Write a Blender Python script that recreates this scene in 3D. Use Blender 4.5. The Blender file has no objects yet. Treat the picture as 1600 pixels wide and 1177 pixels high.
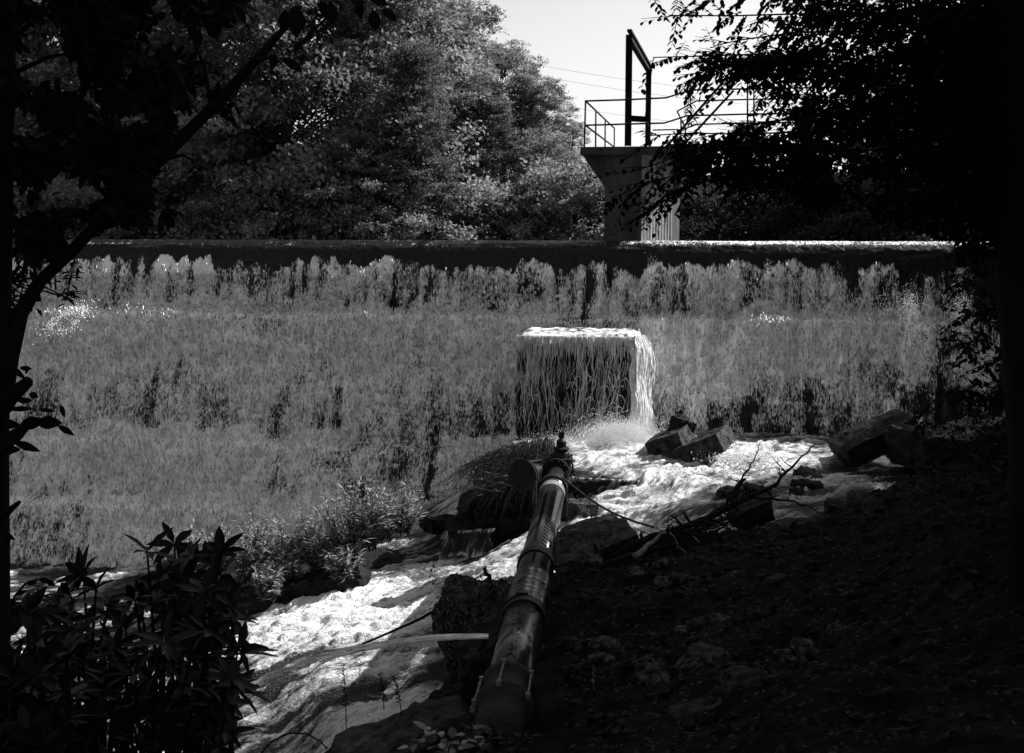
import bpy, math, random
import numpy as np
from mathutils import Vector, Matrix, Euler

random.seed(7)
RNG = np.random.default_rng(11)
col = bpy.context.scene.collection
pi = math.pi

# ------------------------------------------------------------------ camera model
F = 1931.0
TH = math.atan(243.5 / F)
CT, ST = math.cos(TH), math.sin(TH)

def ray(px, py):
    a = (px - 800.0) / F; b = -(py - 588.5) / F
    return (a, CT + b * ST, -ST + b * CT)

def W(px, py, d):
    r = ray(px, py); k = d / r[1]
    return Vector((r[0] * k, d, r[2] * k))

def WZ(px, py, z):
    r = ray(px, py); k = z / r[2]
    return Vector((r[0] * k, r[1] * k, z))

SUN = Vector((0.685, 0.34, 0.63)).normalized()

# ------------------------------------------------------------------ noise
def _h(i, j, k, s):
    n = (i * 374761393 + j * 668265263 + k * 2147483647 + s * 1274126177) & 0xffffffff
    n = ((n ^ (n >> 13)) * 1274126177) & 0xffffffff
    n = (n ^ (n >> 16)) & 0xffffffff
    n = ((n * 2246822519) & 0xffffffff) ^ (n >> 15)
    return (n & 0xffffff) / float(0xffffff)

def vnoise(P, s=0):
    P = np.asarray(P, float)
    I = np.floor(P).astype(np.int64); f = P - I
    f = f * f * f * (f * (f * 6 - 15) + 10)
    x, y, z = f[:, 0], f[:, 1], f[:, 2]
    r = 0
    for a in (0, 1):
        wx = x if a else 1 - x
        for b in (0, 1):
            wy = y if b else 1 - y
            for c in (0, 1):
                wz = z if c else 1 - z
                r = r + _h(I[:, 0] + a, I[:, 1] + b, I[:, 2] + c, s) * wx * wy * wz
    return r

def fbm(P, octv=4, s=0, gain=0.5):
    P = np.asarray(P, float); a = 1.0; t = 0; r = 0
    for o in range(octv):
        r = r + a * vnoise(P * (2.03 ** o) + 17.3 * o, s + o); t += a; a *= gain
    return r / t

def sstep(x, a, b):
    t = np.clip((x - a) / (b - a), 0, 1); return t * t * (3 - 2 * t)

# ------------------------------------------------------------------ materials (all grey: a black and white place)
def newmat(name):
    m = bpy.data.materials.new(name); m.use_nodes = True
    nt = m.node_tree; nt.nodes.clear()
    return m, nt

def N(nt, t, **kw):
    n = nt.nodes.new(t)
    for k, v in kw.items():
        setattr(n, k, v)
    return n

def grey_mat(name, lo, hi, rough=0.8, scale=5.0, bump=0.3, stretch=(1, 1, 1), detail=8, spec=0.08, cmin=0.35, cmax=0.65, metal=0.0, bscale=None, bdist=0.02):
    m, nt = newmat(name); L = nt.links
    tc = N(nt, 'ShaderNodeTexCoord'); mp = N(nt, 'ShaderNodeMapping'); mp.inputs['Scale'].default_value = stretch
    L.new(tc.outputs['Object'], mp.inputs[0])
    no = N(nt, 'ShaderNodeTexNoise'); no.inputs['Scale'].default_value = scale; no.inputs['Detail'].default_value = detail
    no.inputs['Roughness'].default_value = 0.65
    L.new(mp.outputs[0], no.inputs['Vector'])
    cr = N(nt, 'ShaderNodeValToRGB'); e = cr.color_ramp.elements
    e[0].position = cmin; e[0].color = (lo, lo, lo, 1); e[1].position = cmax; e[1].color = (hi, hi, hi, 1)
    L.new(no.outputs['Fac'], cr.inputs[0])
    b = N(nt, 'ShaderNodeBsdfPrincipled'); b.inputs['Roughness'].default_value = rough
    b.inputs['Specular IOR Level'].default_value = spec; b.inputs['Metallic'].default_value = metal
    L.new(cr.outputs[0], b.inputs['Base Color'])
    n2 = N(nt, 'ShaderNodeTexNoise'); n2.inputs['Scale'].default_value = bscale or scale * 3; n2.inputs['Detail'].default_value = 6
    L.new(mp.outputs[0], n2.inputs['Vector'])
    bu = N(nt, 'ShaderNodeBump'); bu.inputs['Strength'].default_value = bump; bu.inputs['Distance'].default_value = bdist
    L.new(n2.outputs['Fac'], bu.inputs['Height']); L.new(bu.outputs[0], b.inputs['Normal'])
    o = N(nt, 'ShaderNodeOutputMaterial'); L.new(b.outputs[0], o.inputs[0])
    return m

def leaf_mat(name, lo, hi, trans=0.35, rough=0.6, spec=0.08):
    m, nt = newmat(name); L = nt.links
    at = N(nt, 'ShaderNodeAttribute', attribute_name='var')
    cr = N(nt, 'ShaderNodeValToRGB'); e = cr.color_ramp.elements
    e[0].color = (lo, lo, lo, 1); e[1].color = (hi, hi, hi, 1)
    L.new(at.outputs['Fac'], cr.inputs[0])
    b = N(nt, 'ShaderNodeBsdfPrincipled'); b.inputs['Roughness'].default_value = rough
    b.inputs['Specular IOR Level'].default_value = spec
    L.new(cr.outputs[0], b.inputs['Base Color'])
    o = N(nt, 'ShaderNodeOutputMaterial')
    if trans > 0:
        t = N(nt, 'ShaderNodeBsdfTranslucent'); L.new(cr.outputs[0], t.inputs[0])
        mx = N(nt, 'ShaderNodeMixShader'); mx.inputs[0].default_value = trans
        L.new(b.outputs[0], mx.inputs[1]); L.new(t.outputs[0], mx.inputs[2]); L.new(mx.outputs[0], o.inputs[0])
    else:
        L.new(b.outputs[0], o.inputs[0])
    return m

def water_mat(name, dark, foam, sc1, sc2, sc3, gain=2.2, dark_rough=0.12, bump=0.5, bdist=0.03, uv=True, w=(0.5, 0.3, 0.35), dist=.6, lo=.08, hi=.8):
    """foam over dark water: attribute 'foam' is how much foam there is, noise breaks it into strands"""
    m, nt = newmat(name); L = nt.links
    tc = N(nt, 'ShaderNodeTexCoord')
    at = N(nt, 'ShaderNodeAttribute', attribute_name='foam')
    acc = None
    for i, (sc, wt) in enumerate(zip((sc1, sc2, sc3), w)):
        mp = N(nt, 'ShaderNodeMapping'); mp.inputs['Scale'].default_value = sc
        mp.inputs['Location'].default_value = (i * 3.1, i * 7.7, 0)
        L.new(tc.outputs['UV'], mp.inputs[0])
        no = N(nt, 'ShaderNodeTexNoise'); no.inputs['Scale'].default_value = 1.0; no.inputs['Detail'].default_value = 5 if i < 2 else 3
        no.inputs['Roughness'].default_value = 0.6; no.inputs['Distortion'].default_value = dist
        L.new(mp.outputs[0], no.inputs['Vector'])
        mm = N(nt, 'ShaderNodeMath', operation='MULTIPLY_ADD'); mm.inputs[1].default_value = wt * 2; mm.inputs[2].default_value = -wt
        L.new(no.outputs['Fac'], mm.inputs[0])
        if acc is None:
            acc = mm
        else:
            ad = N(nt, 'ShaderNodeMath', operation='ADD'); L.new(acc.outputs[0], ad.inputs[0]); L.new(mm.outputs[0], ad.inputs[1]); acc = ad
    ga = N(nt, 'ShaderNodeMath', operation='MULTIPLY'); ga.inputs[1].default_value = gain; L.new(acc.outputs[0], ga.inputs[0])
    ad = N(nt, 'ShaderNodeMath', operation='ADD', use_clamp=True); L.new(ga.outputs[0], ad.inputs[0]); L.new(at.outputs['Fac'], ad.inputs[1])
    # no foam at all where the attribute is near zero
    lim = N(nt, 'ShaderNodeMapRange'); lim.inputs['From Min'].default_value = 0.02; lim.inputs['From Max'].default_value = 0.22
    L.new(at.outputs['Fac'], lim.inputs['Value'])
    fm = N(nt, 'ShaderNodeMath', operation='MULTIPLY', use_clamp=True); L.new(ad.outputs[0], fm.inputs[0]); L.new(lim.outputs[0], fm.inputs[1])
    cr = N(nt, 'ShaderNodeValToRGB'); e = cr.color_ramp.elements
    e[0].position = lo; e[0].color = (dark, dark, dark, 1); e[1].position = hi; e[1].color = (foam, foam, foam, 1)
    mid = cr.color_ramp.elements.new((lo + hi) / 2); v = dark + (foam - dark) * 0.45; mid.color = (v, v, v, 1)
    L.new(fm.outputs[0], cr.inputs[0])
    b = N(nt, 'ShaderNodeBsdfPrincipled'); L.new(cr.outputs[0], b.inputs['Base Color'])
    rr = N(nt, 'ShaderNodeMapRange'); rr.inputs['To Min'].default_value = dark_rough; rr.inputs['To Max'].default_value = 0.7
    rr.inputs['From Max'].default_value = 0.4
    L.new(fm.outputs[0], rr.inputs['Value']); L.new(rr.outputs[0], b.inputs['Roughness'])
    b.inputs['Specular IOR Level'].default_value = 0.2
    bu = N(nt, 'ShaderNodeBump'); bu.inputs['Strength'].default_value = bump; bu.inputs['Distance'].default_value = bdist
    L.new(acc.outputs[0], bu.inputs['Height']); L.new(bu.outputs[0], b.inputs['Normal'])
    o = N(nt, 'ShaderNodeOutputMaterial'); L.new(b.outputs[0], o.inputs[0])
    return m

M = {}
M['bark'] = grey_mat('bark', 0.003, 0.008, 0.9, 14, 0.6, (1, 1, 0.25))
M['bark_far'] = grey_mat('bark_far', 0.03, 0.1, 0.9, 6, 0.4, (1, 1, 0.3))
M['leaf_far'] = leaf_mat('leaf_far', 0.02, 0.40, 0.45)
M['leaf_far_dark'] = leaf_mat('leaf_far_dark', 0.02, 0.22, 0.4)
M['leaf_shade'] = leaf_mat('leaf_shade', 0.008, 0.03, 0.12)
M['leaf_rhodo'] = leaf_mat('leaf_rhodo', 0.003, 0.009, 0.0, 0.45, 0.09)
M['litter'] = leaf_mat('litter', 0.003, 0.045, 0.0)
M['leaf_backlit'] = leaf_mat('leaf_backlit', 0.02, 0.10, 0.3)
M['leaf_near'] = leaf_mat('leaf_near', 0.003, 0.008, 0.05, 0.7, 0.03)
M['leaf_willow'] = leaf_mat('leaf_willow', 0.03, 0.42, 0.3)
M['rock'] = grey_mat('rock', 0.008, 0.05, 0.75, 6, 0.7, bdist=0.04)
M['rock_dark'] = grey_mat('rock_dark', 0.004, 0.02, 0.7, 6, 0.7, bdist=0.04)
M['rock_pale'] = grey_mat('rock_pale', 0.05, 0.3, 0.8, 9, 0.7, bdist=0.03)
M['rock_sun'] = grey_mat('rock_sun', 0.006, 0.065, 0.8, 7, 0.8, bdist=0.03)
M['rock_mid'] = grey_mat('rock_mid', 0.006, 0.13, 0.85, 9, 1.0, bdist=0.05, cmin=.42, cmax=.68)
M['root'] = grey_mat('root', 0.012, 0.13, 0.85, 16, 0.5)
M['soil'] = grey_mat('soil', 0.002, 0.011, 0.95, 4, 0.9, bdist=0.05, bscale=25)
M['concrete'] = grey_mat('concrete', 0.025, 0.085, 0.9, 3, 0.4, (1, 1, 0.35), cmin=0.3, cmax=0.7)
M['concrete_wet'] = grey_mat('concrete_wet', 0.004, 0.016, 0.35, 5, 0.8, (1, 1, 0.6), bdist=0.04)
M['concrete_lit'] = grey_mat('concrete_lit', 0.12, 0.35, 0.9, 5, 0.4, (1, 1, 0.3))  # paler copy of the concrete, sunlight on the corrugated face put into its colour
M['steel'] = grey_mat('steel_paint', 0.004, 0.01, 0.6, 20, 0.2)
M['rust'] = grey_mat('rust', 0.006, 0.025, 0.7, 25, 0.4)
M['pipe'] = grey_mat('pipe_iron', 0.005, 0.04, 0.2, 5, 0.4, (1, .6, 1), spec=0.55, cmin=0.36, cmax=0.66, bdist=0.006, bscale=30)
M['band'] = grey_mat('band_black', 0.008, 0.02, 0.5, 12, 0.2)
M['pale'] = grey_mat('pale_paint', 0.10, 0.2, 0.6, 12, 0.2)
M['mark'] = grey_mat('mark_black', 0.006, 0.01, 0.7, 12, 0.1)
M['stick'] = grey_mat('stick', 0.005, 0.02, 0.9, 18, 0.4)
M['stick_pale'] = grey_mat('stick_pale', 0.07, 0.25, 0.9, 18, 0.4)
M['foam'] = grey_mat('foam_drops', 0.5, 0.85, 0.5, 12, 0.1)
M['foam_shade'] = grey_mat('foam_strand', 0.5, 0.9, 0.4, 12, 0.1)
M['strand'] = grey_mat('water_strand', 0.4, 0.85, 0.25, 9, 0.2, (1, 1, 0.4))
M['cable'] = grey_mat('cable', 0.01, 0.02, 0.5, 12, 0.1)
M['wire'] = grey_mat('wire', 0.3, 0.35, 0.6, 12, 0.0)

# ------------------------------------------------------------------ mesh helpers
def mesh_obj(name, V, Fs, mat, parent=None, smooth=False, attrs=None, uv=None):
    me = bpy.data.meshes.new(name)
    V = np.asarray(V, np.float32)
    if isinstance(Fs, np.ndarray):
        n, k = Fs.shape
        me.vertices.add(len(V)); me.vertices.foreach_set('co', V.ravel())
        me.loops.add(n * k); me.loops.foreach_set('vertex_index', Fs.astype(np.int32).ravel())
        me.polygons.add(n); me.polygons.foreach_set('loop_start', np.arange(0, n * k, k, dtype=np.int32))
        me.update(calc_edges=True)
    else:
        me.from_pydata([tuple(v) for v in V], [], Fs); me.update()
    if smooth:
        me.polygons.foreach_set('use_smooth', np.ones(len(me.polygons), bool))
    if attrs:
        for k_, v_ in attrs.items():
            a = me.attributes.new(k_, 'FLOAT', 'POINT'); a.data.foreach_set('value', np.asarray(v_, np.float32))
    if uv is not None:
        ul = me.uv_layers.new(name='UVMap')
        li = np.empty(len(me.loops), np.int32); me.loops.foreach_get('vertex_index', li)
        ul.data.foreach_set('uv', np.asarray(uv, np.float32)[li].ravel())
    me.materials.append(mat)
    o = bpy.data.objects.new(name, me); col.objects.link(o)
    if parent is not None:
        o.parent = parent
    return o

def empty(name, loc, label, cat, group=None):
    o = bpy.data.objects.new(name, None); o.location = loc; o.empty_display_size = 0.1
    col.objects.link(o); o['label'] = label; o['category'] = cat; o['kind'] = 'thing'
    if group: o['group'] = group
    bpy.context.view_layer.update()
    return o

def tag(o, label, cat=None, group=None, kind=None):
    if label: o['label'] = label
    if cat: o['category'] = cat
    if group: o['group'] = group
    if kind or cat: o['kind'] = kind or 'thing'
    return o

def rel(pts, loc):
    L = np.array(loc)[None, :]
    return np.asarray(pts, float) - L

class MB:
    def __init__(s): s.v = []; s.f = []
    def add(s, V, Fs):
        b = len(s.v); s.v += [tuple(v) for v in V]; s.f += [tuple(b + i for i in f) for f in Fs]
    def box(s, c, size, rot=None):
        hx, hy, hz = [k / 2 for k in size]
        V = [Vector((x, y, z)) for x in (-hx, hx) for y in (-hy, hy) for z in (-hz, hz)]
        if rot is not None: V = [rot @ v for v in V]
        V = [v + Vector(c) for v in V]
        s.add(V, [(0, 1, 3, 2), (4, 6, 7, 5), (0, 4, 5, 1), (2, 3, 7, 6), (0, 2, 6, 4), (1, 5, 7, 3)])
    def tube(s, pts, rad, n=8, caps=True):
        pts = [Vector(p) for p in pts]
        if not hasattr(rad, '__len__'): rad = [rad] * len(pts)
        rings = []; up = None
        for i, p in enumerate(pts):
            a = pts[max(i - 1, 0)]; b = pts[min(i + 1, len(pts) - 1)]
            t = (b - a)
            if t.length < 1e-9: t = Vector((0, 0, 1))
            t.normalize()
            if up is None:
                up = Vector((0, 0, 1)) if abs(t.z) < 0.9 else Vector((1, 0, 0))
            x = t.cross(up)
            if x.length < 1e-6: x = t.orthogonal()
            x.normalize(); y = x.cross(t).normalized(); up = y
            rings.append([p + (x * math.cos(2 * pi * k / n) + y * math.sin(2 * pi * k / n)) * rad[i] for k in range(n)])
        b = len(s.v)
        for r in rings: s.v += [tuple(v) for v in r]
        for i in range(len(rings) - 1):
            for k in range(n):
                k2 = (k + 1) % n
                s.f.append((b + i * n + k, b + i * n + k2, b + (i + 1) * n + k2, b + (i + 1) * n + k))
        if caps:
            s.f.append(tuple(b + k for k in range(n))[::-1]); s.f.append(tuple(b + (len(rings) - 1) * n + k for k in range(n)))
    def build(s, name, mat, parent=None, smooth=False):
        V = np.array(s.v) if s.v else np.zeros((0, 3))
        if parent is not None: V = V - np.array(parent.matrix_world.translation)[None, :] if parent.parent is None and parent.type == 'EMPTY' else V
        return mesh_obj(name, V, s.f, mat, parent, smooth)

def bar(mb, a, b, w, h=None, up=Vector((0, 0, 1))):
    a = Vector(a); b = Vector(b); t = (b - a); L = t.length; t.normalize()
    x = t.cross(up)
    if x.length < 1e-4: x = t.cross(Vector((0, 1, 0)))
    x.normalize(); y = x.cross(t)
    R = Matrix((x, t, y)).transposed()
    mb.box((a + b) / 2, (w, L, h or w), R)

# leaves ------------------------------------------------------------------
def unit(a):
    return a / np.maximum(np.linalg.norm(a, axis=1, keepdims=True), 1e-9)

def leaves(C, D, Nn, Ln, Wd, kind='diamond', fold=0.15, shift=0.0):
    """C base points, D long axes, Nn normals -> verts, faces"""
    n = len(C); D = unit(D); S = unit(np.cross(D, Nn)); U = np.cross(S, D)
    Ln = np.asarray(Ln)[:, None] * np.ones((n, 1)); Wd = np.asarray(Wd)[:, None] * np.ones((n, 1))
    if kind == 'diamond':
        P = np.stack([C, C + D * Ln * 0.45 + S * Wd * 0.5 + U * Wd * fold, C + D * Ln, C + D * Ln * 0.45 - S * Wd * 0.5 + U * Wd * fold], 1)
        Fq = (np.arange(n)[:, None] * 4 + np.array([0, 1, 2, 3])[None, :])
        return P.reshape(-1, 3), Fq, 4
    P = np.stack([C,
                  C + D * Ln * 0.22 + S * Wd * 0.36 + U * Wd * fold * 0.8,
                  C + D * Ln * 0.5 + S * Wd * 0.5 + U * Wd * fold,
                  C + D * Ln * 0.8 + S * Wd * 0.28 + U * Wd * fold * 0.4 - U * Ln * 0.02,
                  C + D * Ln - U * Ln * 0.06,
                  C + D * Ln * 0.8 - S * Wd * 0.28 + U * Wd * fold * 0.4 - U * Ln * 0.02,
                  C + D * Ln * 0.5 - S * Wd * 0.5 + U * Wd * fold,
                  C + D * Ln * 0.22 - S * Wd * 0.36 + U * Wd * fold * 0.8,
                  C + D * Ln * 0.5], 1)
    b = np.arange(n)[:, None] * 9
    q = np.array([[0, 1, 2, 8], [8, 2, 3, 4], [8, 4, 5, 6], [0, 8, 6, 7]])
    Fq = (b[:, :, None] + q[None]).reshape(-1, 4)
    return P.reshape(-1, 3), Fq, 9

def leaf_obj(name, C, D, Nn, Ln, Wd, mat, parent=None, kind='diamond', fold=0.15, var=None):
    C = np.asarray(C, float)
    if parent is not None and parent.type == 'EMPTY': C = C - np.array(parent.location)[None, :]
    V, Fq, k = leaves(C, np.asarray(D, float), np.asarray(Nn, float), Ln, Wd, kind, fold)
    if var is None: var = RNG.random(len(C))
    return mesh_obj(name, V, Fq, mat, parent, False, {'var': np.repeat(var, k)})

def dropfaces(C, size, elong, seed=0):
    """tiny faceted droplets / flecks as octahedra-like 4-faced shards"""
    r = np.random.default_rng(seed); n = len(C)
    T = np.array([[1, 1, 1], [1, -1, -1], [-1, 1, -1], [-1, -1, 1]], float)
    A = r.normal(size=(n, 4, 3)) * 0.35 + T[None]
    A = A * np.asarray(size)[:, None, None] * 0.5
    A[:, :, 2] *= np.asarray(elong)[:, None]
    V = (C[:, None, :] + A).reshape(-1, 3)
    t = np.array([[0, 1, 2], [0, 3, 1], [0, 2, 3], [1, 3, 2]])
    Fq = (np.arange(n)[:, None, None] * 4 + t[None]).reshape(-1, 3)
    return V, Fq

# ------------------------------------------------------------------ RBF height fields
def rbf_fit(P, z, smooth=0.02):
    P = np.asarray(P, float); n = len(P)
    K = -np.linalg.norm(P[:, None] - P[None], axis=2) - np.eye(n) * smooth
    A = np.zeros((n + 3, n + 3)); A[:n, :n] = K; A[:n, n] = 1; A[:n, n + 1:] = P; A[n, :n] = 1; A[n + 1:, :n] = P.T
    b = np.zeros(n + 3); b[:n] = z
    return P, np.linalg.solve(A, b)

def rbf_eval(m, Q):
    P, c = m; Q = np.asarray(Q, float); out = np.empty(len(Q))
    for i in range(0, len(Q), 20000):
        q = Q[i:i + 20000]
        K = -np.linalg.norm(q[:, None] - P[None], axis=2)
        out[i:i + 20000] = K @ c[:len(P)] + c[len(P)] + q @ c[len(P) + 1:]
    return out

# water control points: px, py, z, foam
WP = [(1000, 690, -4.18, .9), (1100, 685, -4.2, .5), (1200, 690, -4.2, .45), (1400, 690, -4.2, .2), (1500, 680, -4.2, .1), (1110, 728, -4.22, .5), (1160, 722, -4.2, 1.0), (1210, 735, -4.2, .95),
      (1060, 748, -4.25, .7), (1300, 760, -4.25, .38), (1360, 740, -4.22, .15), (1340, 715, -4.2, .15), (1200, 775, -4.3, .18), (1100, 775, -4.33, .25), (1050, 790, -4.4, .4), (1400, 755, -4.25, .12), (1150, 800, -4.35, .3), (1240, 800, -4.3, .35),
      (900, 700, -4.15, .75), (940, 740, -4.3, .8), (800, 700, -4.2, .5), (900, 775, -4.65, .7), (960, 790, -4.65, 1.0), (1010, 800, -4.6, .95), (980, 830, -4.8, 1.0), (900, 850, -5.0, .95), (880, 830, -4.95, .85),
      (830, 875, -5.15, .9), (750, 895, -5.4, 1.0), (790, 850, -5.2, .35), (690, 900, -5.6, .95), (640, 880, -5.65, .55), (600, 905, -5.68, .9), (520, 925, -5.72, 1.0), (440, 945, -5.85, 1.0), (560, 950, -5.78, 1.0), (480, 990, -5.92, .95),
      (400, 990, -5.98, .95), (640, 945, -5.74, .8), (690, 930, -5.62, .7), (620, 985, -5.87, .5), (700, 975, -5.76, .35),
      (400, 1040, -6.1, .6), (500, 1030, -6.02, .5), (600, 1015, -5.95, .45), (650, 1010, -5.9, .45), (710, 1000, -5.83, .4), (300, 1050, -6.3, .5),
      (380, 1130, -6.55, .5), (500, 1090, -6.3, .45), (500, 1130, -6.5, .65), (600, 1090, -6.32, .65), (700, 1060, -6.12, .5), (450, 1177, -6.8, .7), (550, 1150, -6.5, .7), (300, 1177, -6.95, .5), (660, 1085, -6.28, .7),
      (640, 835, -5.78, .15), (700, 820, -5.7, .2), (600, 850, -5.75, .1), (700, 860, -5.6, .25), (760, 860, -5.45, .3), (660, 860, -5.68, .3),
      (560, 790, -6.2, .5), (400, 840, -6.5, .5), (250, 870, -6.8, .25),
      (0, 890, -6.9, .16), (100, 905, -6.9, .14), (50, 940, -6.95, .08), (0, 1000, -7.0, .05), (200, 960, -6.95, .08), (100, 1100, -7.1, .4), (-200, 900, -6.9, .15), (-200, 1177, -7.2, .4)]  # left pool foam held low to stand in for the dam's shadow
wxy = []; wz = []; wf = []
for px, py, z, f in WP:
    p = WZ(px, py, z); wxy.append((p.x, p.y)); wz.append(z); wf.append(f)
wxy = np.array(wxy); wz = np.array(wz); wf = np.array(wf)
WM = rbf_fit(wxy, wz, 0.05); FM = rbf_fit(wxy, wf, 0.02)

TP = []
for (x, y), z in zip(wxy, wz): TP.append((x, y, z - 0.32))
for px, py, z in [(1400, 770, -4.12), (1345, 765, -4.15), (1290, 812, -4.1), (1200, 835, -4.2), (1120, 835, -4.2), (1050, 835, -4.4), (985, 858, -4.62), (930, 880, -4.75), (880, 897, -4.85), (820, 905, -5.05), (755, 912, -5.2),
                  (722, 945, -5.4), (712, 1000, -5.6), (735, 1070, -5.7), (640, 1105, -5.95), (560, 1140, -6.15), (500, 1182, -6.4), (560, 1177, -6.05),
                  (760, 960, -4.9), (780, 1040, -4.8), (830, 960, -4.6), (830, 1040, -4.35), (800, 1120, -4.1), (700, 1177, -4.3), (640, 1177, -5.0), (900, 950, -4.4),
                  (1000, 930, -4.2), (1000, 1000, -4.05), (900, 1100, -3.85), (1100, 1100, -3.65), (1400, 1100, -3.1), (1000, 1177, -3.55), (1500, 900, -3.2), (1300, 1000, -3.6), (1200, 900, -3.9), (1600, 760, -2.9), (1500, 700, -3.3),
                  (1480, 655, -3.75), (1545, 600, -3.3), (1585, 520, -2.3), (1610, 450, -1.5)]:
    p = WZ(px, py, z); TP.append((p.x, p.y, z))
TP += [(0, 0, -1.7), (-3, 3, -2.2), (3, 3, -1.9), (0, 5, -2.7), (-3, 6, -4.2), (-6, 8, -6), (5, 7, -2.4), (8, 12, -2.2), (11, 18, -2.4), (12.5, 23, -1.2), (14, 30, 0.5), (0, -10, -1), (10, -5, 0), (-10, -5, -2), (-10, 4, -4),
       (-14, 15, -7.1), (-18, 22, -6.4), (-22, 28, -3), (20, 10, 1.5), (22, 25, 3), (-25, 10, -5)]
TP = np.array(TP)
TM = rbf_fit(TP[:, :2], TP[:, 2], 0.05)

# dam frame
AL = 9.1 * pi / 180
DA = np.array([math.cos(AL), -math.sin(AL)]); DN = np.array([-math.sin(AL), -math.cos(AL)]); DO = np.array([0.0, 27.0])
def dam(u, s, z):
    p = DO + DA * u + DN * s
    return Vector((p[0], p[1], z))

def terr(Q, noise=True):
    Q = np.asarray(Q, float)
    near = rbf_eval(TM, Q)
    # up-stream side of the dam: reservoir bed, then wooded banks
    s = -((Q - DO[None]) @ DN); u = (Q - DO[None]) @ DA
    far = -3.0 + 4.6 * sstep(s, 7, 16) + 5.0 * sstep(-u, 14, 40) + 3.0 * sstep(u, 11, 40) * (1 - sstep(s, 8, 16)) + 1.0 * sstep(s, 20, 90)
    far = np.maximum(far, -3.0 + 3.6 * sstep(u, 10.5, 14) + 7.0 * sstep(u, 14, 40))
    r = np.linalg.norm(Q - np.array([0, 12.0])[None], axis=1)
    k = sstep(s, -0.4, 0.2)
    flat = 0 + 2 * fbm(np.c_[Q * 0.02, np.zeros(len(Q))], 3, 5)
    near = near * (1 - sstep(r, 24, 40)) + flat * sstep(r, 24, 40)
    z = near * (1 - k) + far * k
    if noise:
        P3 = np.c_[Q, np.zeros(len(Q))]
        wv = np.clip(rbf_eval(WM, Q) - z, -1, 1)
        amp = np.where(wv < 0, 1.0, 0.4)
        z = z + amp * ((fbm(P3 * 1.3, 4, 3) - .5) * 0.35 + (np.abs(fbm(P3 * 5.0, 3, 9) - .5)) * 0.22 - .04)
    return z

def tz(x, y): return float(terr([(x, y)])[0])

# ------------------------------------------------------------------ ground (one sheet to the horizon)
def axis(a, b, fa, fb, fine, coarse):
    out = []; x = a
    while x < b:
        out.append(x)
        if fa <= x < fb: x += fine
        else:
            d = (fa - x) if x < fa else (x - fb)
            x += min(coarse, fine + abs(d) * 0.12 + 0.02)
    out.append(b); return np.array(out)
gx = axis(-400, 400, -9, 9, 0.06, 20); gy = axis(-60, 600, 5, 25, 0.06, 20)
X, Y = np.meshgrid(gx, gy); Q = np.c_[X.ravel(), Y.ravel()]
Z = terr(Q)
def gridf(nx, ny):
    i = np.arange(nx - 1)[None, :] + np.arange(ny - 1)[:, None] * nx
    return np.stack([i, i + 1, i + 1 + nx, i + nx], -1).reshape(-1, 4)
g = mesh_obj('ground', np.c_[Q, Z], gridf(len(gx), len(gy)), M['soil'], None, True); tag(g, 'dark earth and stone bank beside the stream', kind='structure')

# ------------------------------------------------------------------ stream water
M['stream'] = water_mat('stream_water', 0.018, 0.66, (9, 2.2, 1), (28, 7, 1), (70, 22, 1), gain=1.9, bump=.8, bdist=0.06, dark_rough=0.2)
def water_sheet(x0, x1, y0, y1, st):
    xs = np.arange(x0, x1, st); ys = np.arange(y0, y1, st)
    X, Y = np.meshgrid(xs, ys); Q = np.c_[X.ravel(), Y.ravel()]
    z = rbf_eval(WM, Q); f = rbf_eval(FM, Q)
    s = (Q - DO[None]) @ DN
    fl = Q @ np.array([0.93, 0.37]); cr = Q @ np.array([-0.37, 0.93])
    P = np.c_[fl * 0.65, cr * 2.3, np.zeros(len(Q))]
    warp = (fbm(np.c_[Q * 0.9, np.zeros(len(Q))], 3, 21) - .5) * 1.6
    P[:, 1] += warp
    big = fbm(P * 1.1, 4, 31); rid = 1 - np.abs(fbm(P * 2.4, 4, 41) - .5) * 4; fine = fbm(P * 6, 4, 51); mid = fbm(P * 3.0, 4, 58)
    f = f + (big - .5) * 1.3 + (mid - .5) * 1.3 + (fine - .5) * .5 - 0.06
    f = np.clip(f, 0.0, 1.15)
    amp = 0.03 + 0.085 * np.clip(f, 0, 1)
    fin2 = fbm(P * 14, 3, 61)
    z = z + amp * ((big - .5) * 1.6 + rid * 0.35 + (mid - .5) * 0.9 + (fine - .5) * 1.3 + (fin2 - .5) * .8)
    uv = np.c_[cr + warp * 0.3, fl]
    fc = gridf(len(xs), len(ys))
    tzv = terr(Q, False)
    keepv = (z > tzv - 0.25) & (s > 0.6)
    keep = keepv[fc].all(1)
    return Q, z, f, uv, fc[keep]
Qs, zs, fs, uvs, fcs = water_sheet(-15, 9, 13.0, 26.5, 0.032)
o = mesh_obj('stream_water', np.c_[Qs, zs], fcs, M['stream'], None, True, {'foam': fs * 0.9}, uvs)
tag(o, 'white churning stream running from the foot of the dam', kind='structure')

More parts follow.
